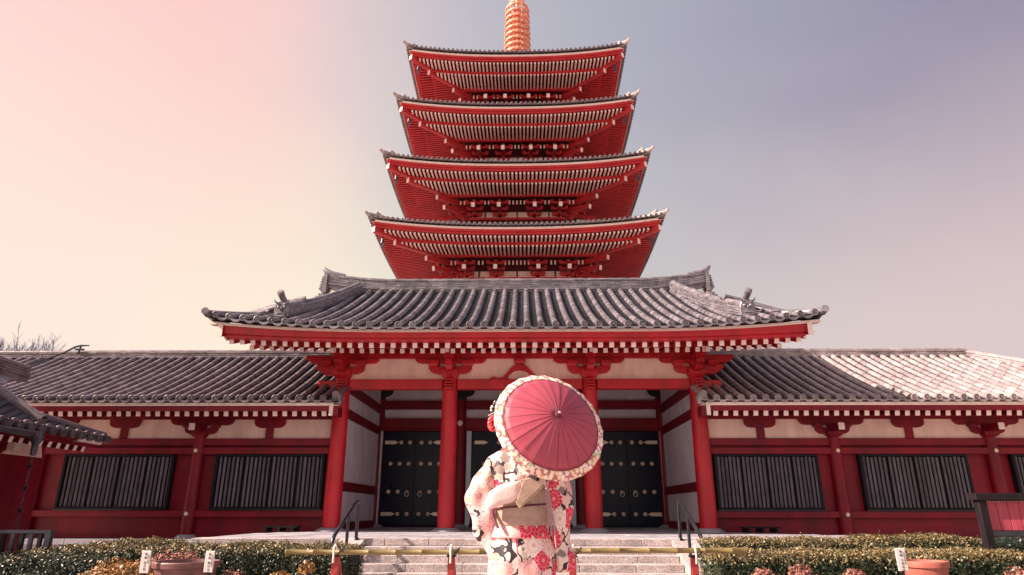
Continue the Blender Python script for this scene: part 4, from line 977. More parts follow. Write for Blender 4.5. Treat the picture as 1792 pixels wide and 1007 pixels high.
def hedge(x0, x1, y0, y1, z1, label, dens=5200, lit_tops=.6, dark=False, slope=0., bump_=.03, mg=None, group="clipped hedges", tops=None):
    o = thing("hedge", ((x0 + x1) / 2, (y0 + y1) / 2, 0), label, "hedge", group)
    h = z1; lx, ly = x1 - x0, y1 - y0
    areas = np.array([lx * h, lx * ly, ly * h, ly * h]); n = int(dens * 1.75 * areas.sum()); f = nr_.choice(4, n, p=areas / areas.sum())
    u, v = nr_.random(n), nr_.random(n); P = np.zeros((n, 3)); Nn = np.zeros((n, 3))
    for k in range(4):
        i = f == k
        if k == 0: P[i] = np.stack([x0 + lx * u[i], np.full(i.sum(), y0), h * v[i]], 1); Nn[i] = (0, -1, .25)
        if k == 1: P[i] = np.stack([x0 + lx * u[i], y0 + ly * v[i], np.full(i.sum(), h)], 1); Nn[i] = (0, 0, 1)
        if k == 2: P[i] = np.stack([np.full(i.sum(), x0), y0 + ly * u[i], h * v[i]], 1); Nn[i] = (-1, 0, .2)
        if k == 3: P[i] = np.stack([np.full(i.sum(), x1), y0 + ly * u[i], h * v[i]], 1); Nn[i] = (1, 0, .2)
    # round the shoulders and make the outline uneven
    rr = .09
    top = np.clip((P[:, 2] - (h - rr)) / rr, 0, 1)
    P[:, 1] = np.where(P[:, 1] < (y0 + y1) / 2, np.maximum(P[:, 1], y0 + rr * top ** 3 * .7), np.minimum(P[:, 1], y1 - rr * top ** 3 * .7))
    w1 = np.sin(P[:, 0] * 7.3 + x0) * .4 + np.sin(P[:, 0] * 17.1 + P[:, 1] * 9) * .35 + np.sin(P[:, 0] * 41 + P[:, 2] * 33) * .25
    P += Nn * (w1 * bump_)[:, None] + nr_.normal(size=(n, 3)) * .014
    P -= Nn * (nr_.random(n) ** 2 * .10)[:, None]
    if tops is not None: P[:, 2] *= np.interp(P[:, 0], tops[0], tops[1])
    frac = P[:, 2] / (h if tops is None else h * np.interp(P[:, 0], tops[0], tops[1]))
    m = (nr_.random(n) < lit_tops * np.clip((frac - .80) / .16, 0.03, 1)).astype(int)  # lit leaf colour is painted onto the top of the hedge by height
    leaf_obj("foliage", P, Nn, .0150, [LF_D if dark else LF_G, mg or LF_O], m, o)
    q = MB(); nx = 12
    for k in range(nx):
        a = x0 + .05 + (lx - .1) * k / nx; b = x0 + .05 + (lx - .1) * (k + 1) / nx
        hh = (h - .07) * (1 if tops is None else min(np.interp(a, *tops), np.interp(b, *tops)))
        q.box((a, y0 + .06, .0), (b, y1 - .06, hh))
    q.build("inner_twigs", CORE, o)
    return o
def shrub(x, y, z, r, label, m, n=1500, zr=None):
    o = thing("shrub", (x, y, 0), label, "shrub", "low azalea shrubs")
    d = nr_.normal(size=(n, 3)); d /= np.linalg.norm(d, axis=1)[:, None]; d[:, 2] = np.abs(d[:, 2]); rad = r * (1 + .16 * np.sin(d[:, 0] * 9 + x * 5) * np.sin(d[:, 2] * 7 + 2) + nr_.normal(size=n) * .07) * (1 - .35 * nr_.random(n) ** 2)
    P = d * rad[:, None] * np.array([1, 1, zr or .8]) + np.array([x, y, z])
    leaf_obj("foliage", P, d, .016, [m, LF_G], (nr_.random(n) < .2).astype(int), o)
    q = MB()
    for k in range(7):
        a = k * .9; q.tube([(x, y, 0), (x + .3 * r * math.cos(a), y + .3 * r * math.sin(a), z * .6), (x + .7 * r * math.cos(a), y + .7 * r * math.sin(a), z + r * .3)], [.012, .009, .004], n=5)
    q.build("stems", BARK, o); return o
hedge(2.72, 6.35, 9.7, 10.5, .715, "back row clipped hedge right of the stairs", 3800, .9, tops=([2.7, 4.6, 5.3, 6.0, 6.35], [1, 1, 1.045, 1.06, 1.02]))
hedge(2.20, 4.45, 7.7, 8.5, .655, "front row clipped hedge right of the stairs, ending at the terracotta pot", 5200, .95)
hedge(4.72, 7.2, 8.0, 8.9, .655, "clipped hedge in front of the notice board", 5200, .95, tops=([4.7, 5.3, 6.2, 7.2], [.96, 1.0, .93, .90]))
hedge(5.7, 9.5, 11.2, 12.0, .66, "shaded hedge behind the notice board", 2200, .0, True)
hedge(-5.25, -2.05, 8.6, 9.6, .66, "dark clipped hedge left of the stairs behind the plum brown pot", 5200, .75, tops=([-5.3, -4.2, -4.15, -3.9, -3.0, -2.9, -2.1], [.97, .99, .94, 1.0, 1.02, .985, .985]))
hedge(-6.4, -4.55, 8.9, 9.7, .70, "tall sunlit hedge with pale tips in front of the left corridor", 4600, .85, tops=([-6.4, -6.0, -5.5, -5.4, -4.5], [.84, .88, .93, 1.0, 1.0]))
hedge(-7.6, -4.7, 7.9, 8.7, .575, "dark green hedge by the slatted barrier", 5200, .12, True, tops=([-7.6, -6, -5.2, -4.7], [.95, .98, 1.0, .9]))
shrub(-4.2, 7.6, .30, .42, "orange tipped azalea mound left of the first white sign", LF_Y, 6500, .62)
shrub(-4.9, 7.3, .22, .42, "green azalea mound at the lower left corner", LF_G, 5500, .62)
shrub(-3.85, 8.1, .34, .36, "brownish azalea mound behind the first white sign", LF_P, 5000, .8)
shrub(-2.13, 7.35, .48, .085, "upright orange azalea sprig beside the leftmost post", LF_Y, 500, 1.3)
shrub(-2.35, 7.2, .40, .12, "small orange azalea beneath the bamboo pole end", LF_Y, 700, .8)
shrub(-2.95, 7.5, .36, .15, "small pinkish azalea right of the plum brown pot", LF_P, 800, .8)
shrub(2.52, 7.2, .43, .12, "pinkish azalea tip nearest the rightmost post", LF_P, 800, .9)
shrub(2.88, 7.2, .45, .12, "taller pinkish azalea tip in front of the front row hedge", LF_P, 800, 1.1)
shrub(3.42, 7.2, .43, .12, "pinkish azalea tip left of the right white sign", LF_P, 700, .9)
shrub(5.05, 7.2, .44, .13, "pinkish azalea tip at the lower right corner", LF_P, 700, .9)
q = MB()
for k in range(14):
    a = rnd.uniform(0, 2 * PI); r = rnd.uniform(.02, .14); x, y = 4.07 + r * math.cos(a), 7.1 + r * math.sin(a); q.tube([(x, y, .58), (x + rnd.uniform(-.03, .03), y, .62 + rnd.random() * .02)], [.004, .002], n=4)
tag(q.build("seedling", BARK), "dry seedling stalks in the terracotta pot", "plant")

# ================================================================ TREE
def bare_tree(x, y, H, spread, label, seed):
    r = random.Random(seed); o = thing("bare_tree", (x, y, 0), label, "tree", "bare trees behind the left corridor")
    q = MB(); tw = MB()
    def br(p, d, ln, rad, lv):
        pts = [p]; dd = d.copy()
        for k in range(3):
            dd = (dd + Vector((r.uniform(-.28, .28), r.uniform(-.28, .28), r.uniform(-.05, .22)))).normalized(); pts.append(pts[-1] + dd * ln / 3)
        (q if lv < 2 else tw).tube(pts, [rad, rad * .85, rad * .7, rad * .5], n=6 if lv < 2 else 3, cap=False)
        if lv < 5:
            for k in range(4 if lv < 4 else 5):
                s = pts[r.choice((1, 2, 3))]; nd = (dd + Vector((r.uniform(-1, 1), r.uniform(-1, 1), r.uniform(-.2, .8))) * .9).normalized()
                br(s, nd, ln * r.uniform(.55, .8), rad * .62, lv + 1)
    q.tube([(x, y, 0), (x + .1, y, H * .25), (x, y, H * .5)], [.3, .24, .2], n=8)
    for k in range(8): br(Vector((x, y, H * (.38 + .025 * k))), Vector((math.cos(k * .8) * spread, math.sin(k * .8) * spread, .9)).normalized(), H * .30, .10, 0)
    q.build("trunk", BARK, o, smooth=60); tw.build("twig_crown", BARK, o, kind="stuff"); return o
bare_tree(-28.4, 32, 8.0, 1.0, "taller bare grey tree above the left corridor roof at the left edge", 3)
bare_tree(-26.2, 32, 7.6, 1.1, "lower bare tree with fine grey twigs above the left corridor ridge", 11)
bare_tree(-23.9, 32, 7.1, .9, "smallest bare tree tapering off above the left corridor ridge, nearest the gate", 21)

bare_tree(-26.9, 31, 7.6, 1.1, "low bare tree between the tallest bare tree and its lower neighbour", 41)
bare_tree(-24.4, 30, 7.2, 1.2, "broad low bare tree crown second from the gate above the left corridor", 33)
# ================================================================ PERSON
BXc = .105; BYc = 3.98
per = thing("person", (BXc, BYc, 0), "woman seen from behind in a pink, red and black floral kimono with a tan obi", "person")
def kimono_mat():
    m = bpy.data.materials.new("floral_kimono_silk"); m.use_nodes = True; t = m.node_tree; l = t.links; b = t.nodes["Principled BSDF"]; b.inputs["Roughness"].default_value = .6
    uv = N(t, "ShaderNodeUVMap"); 
    def math_(op, a, b_=None, c=None):
        n = N(t, "ShaderNodeMath", operation=op)
        for i, v in enumerate((a, b_, c)):
            if v is None: continue
            if isinstance(v, (int, float)): n.inputs[i].default_value = v
            else: l.new(v, n.inputs[i])
        return n.outputs[0]
    def mixc(f, a, b_):
        n = N(t, "ShaderNodeMix", data_type="RGBA"); l.new(f, n.inputs[0]) if not isinstance(f, float) else None
        for i, v in ((6, a), (7, b_)):
            if isinstance(v, tuple): n.inputs[i].default_value = (*v, 1)
            else: l.new(v, n.inputs[i])
        return n.outputs[2]
    def flower(scale, off, R, npet, seed):
        mp = N(t, "ShaderNodeMapping"); mp.inputs["Location"].default_value = off; mp.inputs["Scale"].default_value = (scale,) * 3; l.new(uv.outputs[0], mp.inputs[0])
        v = N(t, "ShaderNodeTexVoronoi", voronoi_dimensions="2D", _Scale=1., _Randomness=.75); l.new(mp.outputs[0], v.inputs["Vector"])
        d = N(t, "ShaderNodeVectorMath", operation="SUBTRACT"); l.new(mp.outputs[0], d.inputs[0]); l.new(v.outputs["Position"], d.inputs[1])
        s = N(t, "ShaderNodeSeparateXYZ"); l.new(d.outputs[0], s.inputs[0]); cs = N(t, "ShaderNodeSeparateColor"); l.new(v.outputs["Color"], cs.inputs[0])
        r = v.outputs["Distance"]; a = math_("ARCTAN2", s.outputs[1], s.outputs[0]); a = math_("ADD", a, math_("MULTIPLY", cs.outputs[1], 6.))
        c1 = math_("ABSOLUTE", math_("COSINE", math_("MULTIPLY", a, npet / 2)))
        Rr = math_("MULTIPLY", math_("ADD", math_("MULTIPLY", c1, .22), .80), math_("MULTIPLY", math_("ADD", math_("MULTIPLY", cs.outputs[2], .3), .85), R))
        inside = math_("LESS_THAN", r, Rr)
        # petal gaps and ring outlines
        gap = math_("LESS_THAN", math_("MULTIPLY", c1, r), .028)
        c2 = math_("ABSOLUTE", math_("SINE", math_("MULTIPLY", a, npet / 2)))
        rim = math_("GREATER_THAN", r, math_("SUBTRACT", Rr, .022))
        R2 = math_("MULTIPLY", math_("ADD", math_("MULTIPLY", c2, .25), .75), R * .58); inr = math_("LESS_THAN", math_("ABSOLUTE", math_("SUBTRACT", r, R2)), .012)
        gap2 = math_("MULTIPLY", math_("LESS_THAN", math_("MULTIPLY", c2, r), .022), math_("LESS_THAN", r, R2)); gap1 = math_("MULTIPLY", gap, math_("GREATER_THAN", r, R2))
        line = math_("MAXIMUM", math_("MAXIMUM", rim, inr), math_("MAXIMUM", gap1, gap2)); core = math_("LESS_THAN", r, R * .14)
        return inside, line, core, cs.outputs[0], r
    # ground : cream with black patches and grey leaves
    mp = N(t, "ShaderNodeMapping"); mp.inputs["Scale"].default_value = (9, 7, 9); mp.inputs["Location"].default_value = (.4, .9, 0); l.new(uv.outputs[0], mp.inputs[0])
    nz = N(t, "ShaderNodeTexNoise", noise_dimensions="2D", _Scale=1.3, _Detail=2., _Roughness=.5); l.new(mp.outputs[0], nz.inputs["Vector"])
    base = ramp(t, nz.outputs[0], [(0, (.74, .62, .55)), (.41, (.80, .68, .62)), (.42, (.020, .014, .024)), (.51, (.020, .014, .024)), (.515, (.80, .58, .56)), (1, (.80, .62, .55))], interp="CONSTANT")
    in3, ln3, co3, rc3, r3 = flower(21., (3.3, 1.7, 0), .52, 5, 3)
    c3 = ramp(t, rc3, [(0, (.24, .20, .19)), (.70, (.66, .38, .33)), (.85, (.22, .19, .18))], interp="CONSTANT")
    base = mixc(math_("MULTIPLY", in3, math_("GREATER_THAN", rc3, .62)), base, mixc(math_("MAXIMUM", ln3, 0.), c3, (.35, .17, .16)))
    in1, ln1, co1, rc1, r1 = flower(8.6, (.83, .45, 0), .56, 13, 1)
    c1 = ramp(t, rc1, [(0, (.60, .006, .055)), (.42, (.76, .42, .42)), (.58, (.82, .60, .57)), (.70, (.86, .75, .71))], interp="CONSTANT")
    l1 = ramp(t, rc1, [(0, (.85, .46, .50)), (.42, (.26, .09, .10)), (.58, (.34, .15, .15)), (.70, (.5, .3, .26))], interp="CONSTANT")
    f1 = mixc(ln1, c1, l1); f1 = mixc(co1, f1, (.72, .40, .26))
    base = mixc(math_("MULTIPLY", in1, math_("LESS_THAN", rc1, .80)), base, f1)
    l.new(base, b.inputs["Base Color"])
    nb_ = N(t, "ShaderNodeTexNoise", _Scale=900.); l.new(uv.outputs[0], nb_.inputs["Vector"]); bp = N(t, "ShaderNodeBump"); bp.inputs["Strength"].default_value = .15; bp.inputs["Distance"].default_value = .002; l.new(nb_.outputs[0], bp.inputs["Height"]); l.new(bp.outputs[0], b.inputs["Normal"])
    return m
KIM = kimono_mat()
def loft(name, rings, m, parent, n=72, fold=0., uvo=(0, 0), seam=None, thick=0., pw=2.2, sub=7):
    """rings: (z, x0, x1, yc, hd) from bottom to top; interpolated"""
    zs_ = [r[0] for r in rings]; K = (len(rings) - 1) * sub + 1; V = []; arr = np.array(rings)
    tt = np.linspace(0, len(rings) - 1, K)
    def cub(col, t):   # catmull-rom
        i = int(min(t, len(rings) - 2)); f = t - i; p = [arr[max(0, min(len(rings) - 1, j)), col] for j in (i - 1, i, i + 1, i + 2)]
        return p[1] + .5 * f * (p[2] - p[0] + f * (2 * p[0] - 5 * p[1] + 4 * p[2] - p[3] + f * (3 * (p[1] - p[2]) + p[3] - p[0])))
    for t in tt:
        z, x0, x1, yc, hd = (cub(c, t) for c in range(5)); cx = (x0 + x1) / 2; hw = (x1 - x0) / 2
        for j in range(n):
            a = 2 * PI * j / n; ca, sa = math.cos(a), math.sin(a); e = 2 / pw
            X = cx + hw * math.copysign(abs(ca) ** e, ca); Y = yc + hd * math.copysign(abs(sa) ** e, sa)
            f_ = fold * 1.35 * (math.sin(X * 70 + z * 6 + uvo[0] * 9) * .5 + math.sin(X * 31 - z * 23 + uvo[0] * 5) * .7 + math.sin(z * 38 + X * 25) * .35)
            V.append((X + f_ * ca, Y + f_ * sa, z))
    F = [(i * n + j, i * n + (j + 1) % n, (i + 1) * n + (j + 1) % n, (i + 1) * n + j) for i in range(K - 1) for j in range(n)]
    F += [tuple(range(n - 1, -1, -1)), tuple((K - 1) * n + j for j in range(n))]
    me = bpy.data.meshes.new(name); me.from_pydata(V, [], F); me.materials.append(m)
    ul = me.uv_layers.new(name="UVMap")
    for p in me.polygons:
        cx = sum(V[i][0] for i in p.vertices) / len(p.vertices); cy = sum(V[i][1] for i in p.vertices) / len(p.vertices)
        for li in p.loop_indices:
            x, y, z = V[me.loops[li].vertex_index]; s_ = -1 if cy > BYc + .06 else 1
            o2 = .9 if (seam is not None and cx > seam) else 0
            ul.data[li].uv = (x * s_ + y * .5 + uvo[0] + o2, z + uvo[1] + o2 * .37)
    me.polygons.foreach_set("use_smooth", [True] * len(me.polygons)); me.set_sharp_from_angle(angle=math.radians(60))
    return reg(bpy.data.objects.new(name, me), parent)
# body : one skinned mesh, standing, face turned away
def body():
    J = {}; E_ = []; R_ = []
    V = []; 
    def j(n, p, r, par=None):
        J[n] = len(V); V.append((BXc + p[0], BYc + p[1], p[2])); R_.append(r)
        if par is not None: E_.append((J[par], J[n]))
    j("pelvis", (0, 0, .92), (.13, .10)); j("spine", (0, .01, 1.08), (.11, .085), "pelvis"); j("chest", (0, .0, 1.24), (.125, .09), "spine"); j("up", (0, -.005, 1.34), (.08, .07), "chest")
    j("neck", (-.035, .01, 1.41), (.048, .048), "up"); j("neck2", (-.058, .02, 1.47), (.045, .045), "neck"); j("jaw", (-.07, .05, 1.515), (.055, .065), "neck2"); j("head", (-.07, .035, 1.59), (.075, .09), "jaw"); j("crown", (-.07, .02, 1.655), (.05, .06), "head")
    for s, n in ((-1, "l"), (1, "r")):
        j("sh" + n, (s * .14, 0, 1.33), (.055, .055), "up"); j("el" + n, (s * .24, .06, 1.12), (.04, .04), "sh" + n)
        wx = -.06 if s < 0 else .14; wz = 1.12 if s < 0 else 1.30
        j("wr" + n, (wx, .24, wz), (.026, .022), "el" + n); j("pa" + n, (wx + (.02 if s < 0 else .01), .29, wz + .03), (.032, .018), "wr" + n)
        for k in range(4):
            j(f"f{n}{k}", (wx + .01 + (k - 1.5) * .018, .335, wz + .045), (.0085, .0085), "pa" + n); j(f"g{n}{k}", (wx + .01 + (k - 1.5) * .017, .35, wz + .015), (.008, .008), f"f{n}{k}"); j(f"h{n}{k}", (wx + .01 + (k - 1.5) * .016, .33, wz - .005), (.007, .007), f"g{n}{k}")
        j("t" + n, (wx - s * .03, .29, wz + .05), (.010, .010), "pa" + n); j("u" + n, (wx - s * .025, .325, wz + .06), (.0085, .0085), "t" + n)
        j("hip" + n, (s * .085, 0, .86), (.085, .09), "pelvis"); j("kn" + n, (s * .08, .01, .48), (.058, .06), "hip" + n); j("an" + n, (s * .07, 0, .10), (.035, .038), "kn" + n); j("ft" + n, (s * .07, .13, .05), (.035, .022), "an" + n); j("to" + n, (s * .07, .18, .045), (.03, .016), "ft" + n)
    me = bpy.data.meshes.new("body"); me.from_pydata(V, E_, []); me.materials.append(SKIN)
    o = reg(bpy.data.objects.new("body", me), per)
    sk = o.modifiers.new("skin", "SKIN"); me.skin_vertices  # layer
    for i, r in enumerate(R_): me.skin_vertices[0].data[i].radius = r; me.skin_vertices[0].data[i].use_root = (i == 0)
    sk.use_smooth_shade = True; sb = o.modifiers.new("sub", "SUBSURF"); sb.levels = 1; sb.render_levels = 1
    return o
try:
    bd = body()
except Exception as ex:
    print("skin layer problem", ex)
# face on the far side
HC = Vector((BXc - .07, BYc + .03, 1.60))
q = MB()
for s in (-1, 1):
    q.lathe([(.004, -.012), (.014, 0), (.004, .012)], tuple(HC + Vector((s * .03, .088, .0))), 8)
q.build("eyes", BLK, per, smooth=60)
q = MB(); q.tube([HC + Vector((0, .085, .0)), HC + Vector((0, .112, -.03)), HC + Vector((0, .09, -.04))], [.008, .014, .008], n=7)
for s in (-1, 1): q.tube([HC + Vector((s * .078, -.005, .015)), HC + Vector((s * .086, -.012, 0)), HC + Vector((s * .078, -.002, -.03))], [.012, .014, .008], n=6)
q.build("nose_and_ears", SKIN, per, smooth=60)
q = MB(); q.tube([HC + Vector((-.022, .092, -.062)), HC + Vector((0, .098, -.062)), HC + Vector((.022, .092, -.062))], [.004, .008, .004], n=6); q.build("lips", FLRED, per, smooth=60)
# hair : cap, bun and strands
q = MB()
def ell(c, r, n=16, k=9, cutf=None):
    V = []
    for i in range(k + 1):
        ph = -PI / 2 + PI * i / k
        for j in range(n):
            th = 2 * PI * j / n; V.append((c[0] + r[0] * math.cos(ph) * math.cos(th), c[1] + r[1] * math.cos(ph) * math.sin(th), c[2] + r[2] * math.sin(ph)))
    q.add(V, [(i * n + j, i * n + (j + 1) % n, (i + 1) * n + (j + 1) % n, (i + 1) * n + j) for i in range(k) for j in range(n)])
ell(HC + Vector((.0, -.018, .02)), (.094, .098, .105)); ell(HC + Vector((.01, -.09, .05)), (.062, .055, .055)); ell(HC + Vector((-.045, -.06, .085)), (.045, .05, .04)); ell(HC + Vector((.05, -.03, .075)), (.05, .06, .045))
ell(HC + Vector((-.075, -.01, -.01)), (.028, .06, .055))
for k in range(16):
    a = -1.2 + k * .16; q.tube([HC + Vector((.09 * math.sin(a), -.07 * math.cos(a) - .02, -.07)), HC + Vector((.095 * math.sin(a), -.105 * math.cos(a), .0)), HC + Vector((.05 * math.sin(a), -.10, .06))], .006, n=5)
q.build("hair", HAIR, per, smooth=70)
hf = HC + Vector((-.086, -.035, -.018))
q = MB()
for ring, (nn_, rr, tl) in enumerate(((9, .046, .25), (7, .034, .7), (5, .02, 1.2))):
    for k in range(nn_):
        a = 2 * PI * k / nn_ + ring * .4; dirv = Vector((-.25, math.cos(a) * .0, 0)); u = Vector((.45 * math.cos(a), -.5 * math.cos(a), math.sin(a))).normalized(); nrm = Vector((-.7, -.7, 0)).normalized()
        c = hf + u * rr * .55 + nrm * (.008 + ring * .008); t2 = u.cross(nrm).normalized(); uu = (u + nrm * tl * .6).normalized()
        P_ = [c - uu * rr * .5, c + t2 * rr * .38 - uu * rr * .1 + nrm * .004, c + t2 * rr * .30 + uu * rr * .4, c + uu * rr * .55 - nrm * .003, c - t2 * rr * .30 + uu * rr * .4, c - t2 * rr * .38 - uu * rr * .1 + nrm * .004]
        q.add([tuple(p) for p in P_] + [tuple(p + nrm * .0025) for p in P_], [(0, 1, 2, 3, 4, 5), (11, 10, 9, 8, 7, 6)] + [(i, i + 6, (i + 1) % 6 + 6, (i + 1) % 6) for i in range(6)])
q.build("hair_flower", FLRED, per, smooth=30, label="dark red silk flower in the hair")
q = MB()
for k in range(12):
    p = HC + Vector((-.075 - rnd.random() * .03, -.05 + rnd.random() * .04, .05 + rnd.random() * .06)); q.lathe([(.002, -.006), (.007, 0), (.002, .006)], tuple(p), 6)
for k in range(3):
    p = HC + Vector((-.085, -.04, .045 - k * .01)); q.tube([p, p + Vector((-.035, -.01, -.02 - k * .012))], .0022, n=4)
q.build("hair_ornament", WHITEC, per, smooth=60)
# robe: lower skirt, hip fold, bodice, sleeves
loft("kimono_skirt", [(.06, BXc - .14, BXc + .14, BYc, .13), (.25, BXc - .155, BXc + .155, BYc, .135), (.55, BXc - .175, BXc + .185, BYc, .145), (.78, BXc - .185, BXc + .20, BYc, .155), (.92, BXc - .175, BXc + .185, BYc, .15), (1.00, BXc - .155, BXc + .16, BYc, .13)], KIM, per, 80, .0045, (.11, .13), seam=.098)
loft("hip_fold", [(.945, BXc - .168, BXc + .172, BYc, .158), (.955, BXc - .176, BXc + .18, BYc, .168), (1.0, BXc - .165, BXc + .17, BYc, .158), (1.04, BXc - .15, BXc + .155, BYc, .14)], KIM, per, 48, .003, (1.7, .4))
loft("bodice", [(1.0, BXc - .14, BXc + .145, BYc, .125), (1.12, BXc - .15, BXc + .155, BYc, .13), (1.24, BXc - .185, BXc + .20, BYc, .135), (1.32, BXc - .185, BXc + .20, BYc - .0, .125), (1.38, BXc - .16, BXc + .15, BYc, .10), (1.425, BXc - .12, BXc + .08, BYc + .01, .075), (1.45, BXc - .095, BXc + .03, BYc + .015, .06)], KIM, per, 72, .005, (2.9, .77))
loft("sleeve", [(.845, -.085, -.045, BYc, .05), (.90, -.115, -.02, BYc, .075), (.98, -.155, .0, BYc + .01, .09), (1.07, -.196, .02, BYc + .01, .10), (1.16, -.212, .03, BYc + .02, .105), (1.23, -.186, .05, BYc + .02, .11), (1.31, -.135, .06, BYc + .01, .10), (1.38, -.08, .06, BYc + .005, .08), (1.415, -.03, .05, BYc + .01, .05)], KIM, per, 72, .0075, (.62, 1.31))
loft("sleeve", [(.765, .315, .365, BYc, .03), (.79, .30, .405, BYc, .055), (.85, .29, .405, BYc, .07), (.93, .265, .385, BYc + .01, .08), (1.03, .235, .392, BYc + .01, .09), (1.15, .20, .412, BYc + .02, .10), (1.24, .17, .405, BYc + .02, .105), (1.31, .13, .36, BYc + .01, .10), (1.38, .11, .27, BYc, .07), (1.40, .12, .2, BYc, .04)], KIM, per, 72, .0075, (4.2, 2.2))
q = MB(); q.tube([(BXc + .01 + .085 * math.cos(a), BYc + .02 + .07 * math.sin(a), 1.435 + .03 * math.sin(-a)) for a in lin(PI, 2 * PI, 12)], .018, n=8); q.build("collar", WHITEC, per, smooth=60)
# obi
loft("obi", [(1.012, BXc - .150, BXc + .160, BYc, .152), (1.02, BXc - .156, BXc + .165, BYc, .158), (1.10, BXc - .156, BXc + .165, BYc, .156), (1.19, BXc - .160, BXc + .170, BYc, .155), (1.20, BXc - .15, BXc + .16, BYc, .145)], OBI, per, 48, .0008)
def band(q, pts, w_, th=.006):
    """flat ribbon along pts, width vertical"""
    pts = [Vector(p) for p in pts]
    for a, b in zip(pts[:-1], pts[1:]):
        t = (b - a).normalized(); nrm = Vector((0, -1, 0)); s_ = t.cross(nrm).normalized() * w_ / 2; f = nrm * th
        q.hexa([tuple(v) for v in (a - s_, b - s_, b + s_, a + s_, a - s_ + f, b - s_ + f, b + s_ + f, a + s_ + f)])
q = MB(); q.tube([(BXc + .168 * math.sin(a), BYc - .165 * math.cos(a), 1.112 + .012 * math.sin(a * 1.2)) for a in lin(-1.5, 1.5, 20)], .0055, n=6); q.build("obi_cord", CORD, per, smooth=60)
# folded bow : speckled puff and tan flap, thick soft shapes
def cushion(name, poly, y0, th, m, nsub=2, bend=.0):
    q = MB(); cx = sum(p[0] for p in poly) / len(poly); cz = sum(p[1] for p in poly) / len(poly); n = len(poly)
    lay = []
    for f, d in ((1., 0), (1.0, -th * .55), (.86, -th * .92), (.5, -th), (.0, -th)):
        lay += [(cx + (x - cx) * f, y0 + d + bend * (x - cx), cz + (z - cz) * f) for x, z in poly]
    q.add(lay, [tuple(range(n))] + [(i * n + j, i * n + (j + 1) % n, (i + 1) * n + (j + 1) % n, (i + 1) * n + j) for i in range(4) for j in range(n)])
    o = q.build(name, m, per, smooth=70); sb = o.modifiers.new("sub", "SUBSURF"); sb.levels = nsub; sb.render_levels = nsub; return o
cushion("obi_bow", [(-.082, 1.15), (-.065, 1.19), (-.01, 1.225), (.055, 1.243), (.108, 1.248), (.118, 1.20), (.122, 1.155), (.06, 1.128), (.0, 1.118), (-.045, 1.098), (-.07, 1.09), (-.085, 1.115)], BYc - .145, .075, OBIP)
q = MB(); q.prism([(.105, 1.25), (.16, 1.262), (.232, 1.222), (.232, 1.21), (.104, 1.098), (.078, 1.133), (.118, 1.165)], BYc - .215, BYc - .17); o = q.build("obi_flap", OBIG, per, bevel=.004)
q = MB(); q.prism([(.125, 1.246), (.162, 1.26), (.23, 1.224), (.11, 1.115), (.085, 1.135)], BYc - .222, BYc - .2155); q.build("obi_flap_fold", OBI, per, bevel=.002)
q = MB()
for (xa, za, xb, zb, xc, zc) in ((.245, 1.20, .262, 1.08, .258, .985), (.252, 1.21, .275, 1.05, .275, .96), (.262, 1.19, .29, 1.02, .30, .90)):
    q.tube([(xa, BYc - .155, za), (xb, BYc - .16, zb), (xc, BYc - .158, zc)], [.008, .006, .005], n=6)
q.build("obi_tassel_cord", mat("mauve_cord", (.42, .27, .29), .7, var=.1), per, smooth=60)
q = MB(); q.tube([(BXc - .16, BYc - .09, 1.10), (BXc - .15, BYc - .14, 1.05), (BXc - .12, BYc - .165, 1.0)], [.012, .012, .008], n=6); q.build("obi_knot", CORD, per, smooth=60)
q = MB()
for s in (-1, 1):
    q.prism([(BXc + s * .07 + .045 * math.cos(a), BYc + .06 + .125 * math.sin(a)) for a in lin(0, 2 * PI, 15)[:-1]], .0, .03, "z")
q.build("sandals", CORD, per, bevel=.004)
q = MB()
for s in (-1, 1): q.tube([(BXc + s * .07, BYc - .045, .065), (BXc + s * .07, BYc + .05, .07), (BXc + s * .07, BYc + .165, .052)], [.042, .046, .03], n=10)
q.build("white_socks", WHITEC, per, smooth=60)

# ================================================================ PARASOL
pc = Vector((.2705, 3.70, 1.535)); camp = Vector((.13, 0, 1.09)); tc_ = (camp - pc).normalized()
rt = tc_.cross(Vector((0, 0, 1))).normalized() * -1; upv = rt.cross(tc_) * -1
if upv.z < 0: upv = -upv
ax = (tc_ * math.cos(math.radians(35)) + (rt * .61 + upv * .79) * math.sin(math.radians(35))).normalized()
par = thing("parasol", pc, "dusky pink cloth parasol with a floral border resting over the woman's right shoulder", "parasol")
a1 = ax.orthogonal().normalized(); a2 = ax.cross(a1); R = .322; H = .125; NR = 24
MPar = frame(pc, a1, a2, ax)
def prof(t, j=0.):  # t 0 apex..1 rim
    return (R * t, H * (1 - t ** 1.75))
def canopy(t0, t1, nt, m, name, inset=.0, scal=0.):
    V = []; n = NR * 4; uvs = []
    for i in range(nt + 1):
        t = t0 + (t1 - t0) * i / nt
        for j in range(n):
            a = 2 * PI * j / n; sag = 1 - .012 * (math.sin(PI * (j % 4) / 4)) * t * t
            r, h = prof(t); r *= sag; h -= .0035 * math.sin(PI * (j % 4) / 4) * t
            V.append((r * math.cos(a), r * math.sin(a), h - inset))
    F = [(i * n + j, i * n + (j + 1) % n, (i + 1) * n + (j + 1) % n, (i + 1) * n + j) for i in range(nt) for j in range(n)]
    q = MB(); q.add(V, F, 0, MPar); o = q.build(name, m, par, smooth=40)
    ul = o.data.uv_layers.new(name="UVMap")
    for p in o.data.polygons:
        for li in p.loop_indices:
            x, y, z = V[o.data.loops[li].vertex_index]; ul.data[li].uv = (x, y)
    s = o.modifiers.new("solid", "SOLIDIFY"); s.thickness = .0015; return o
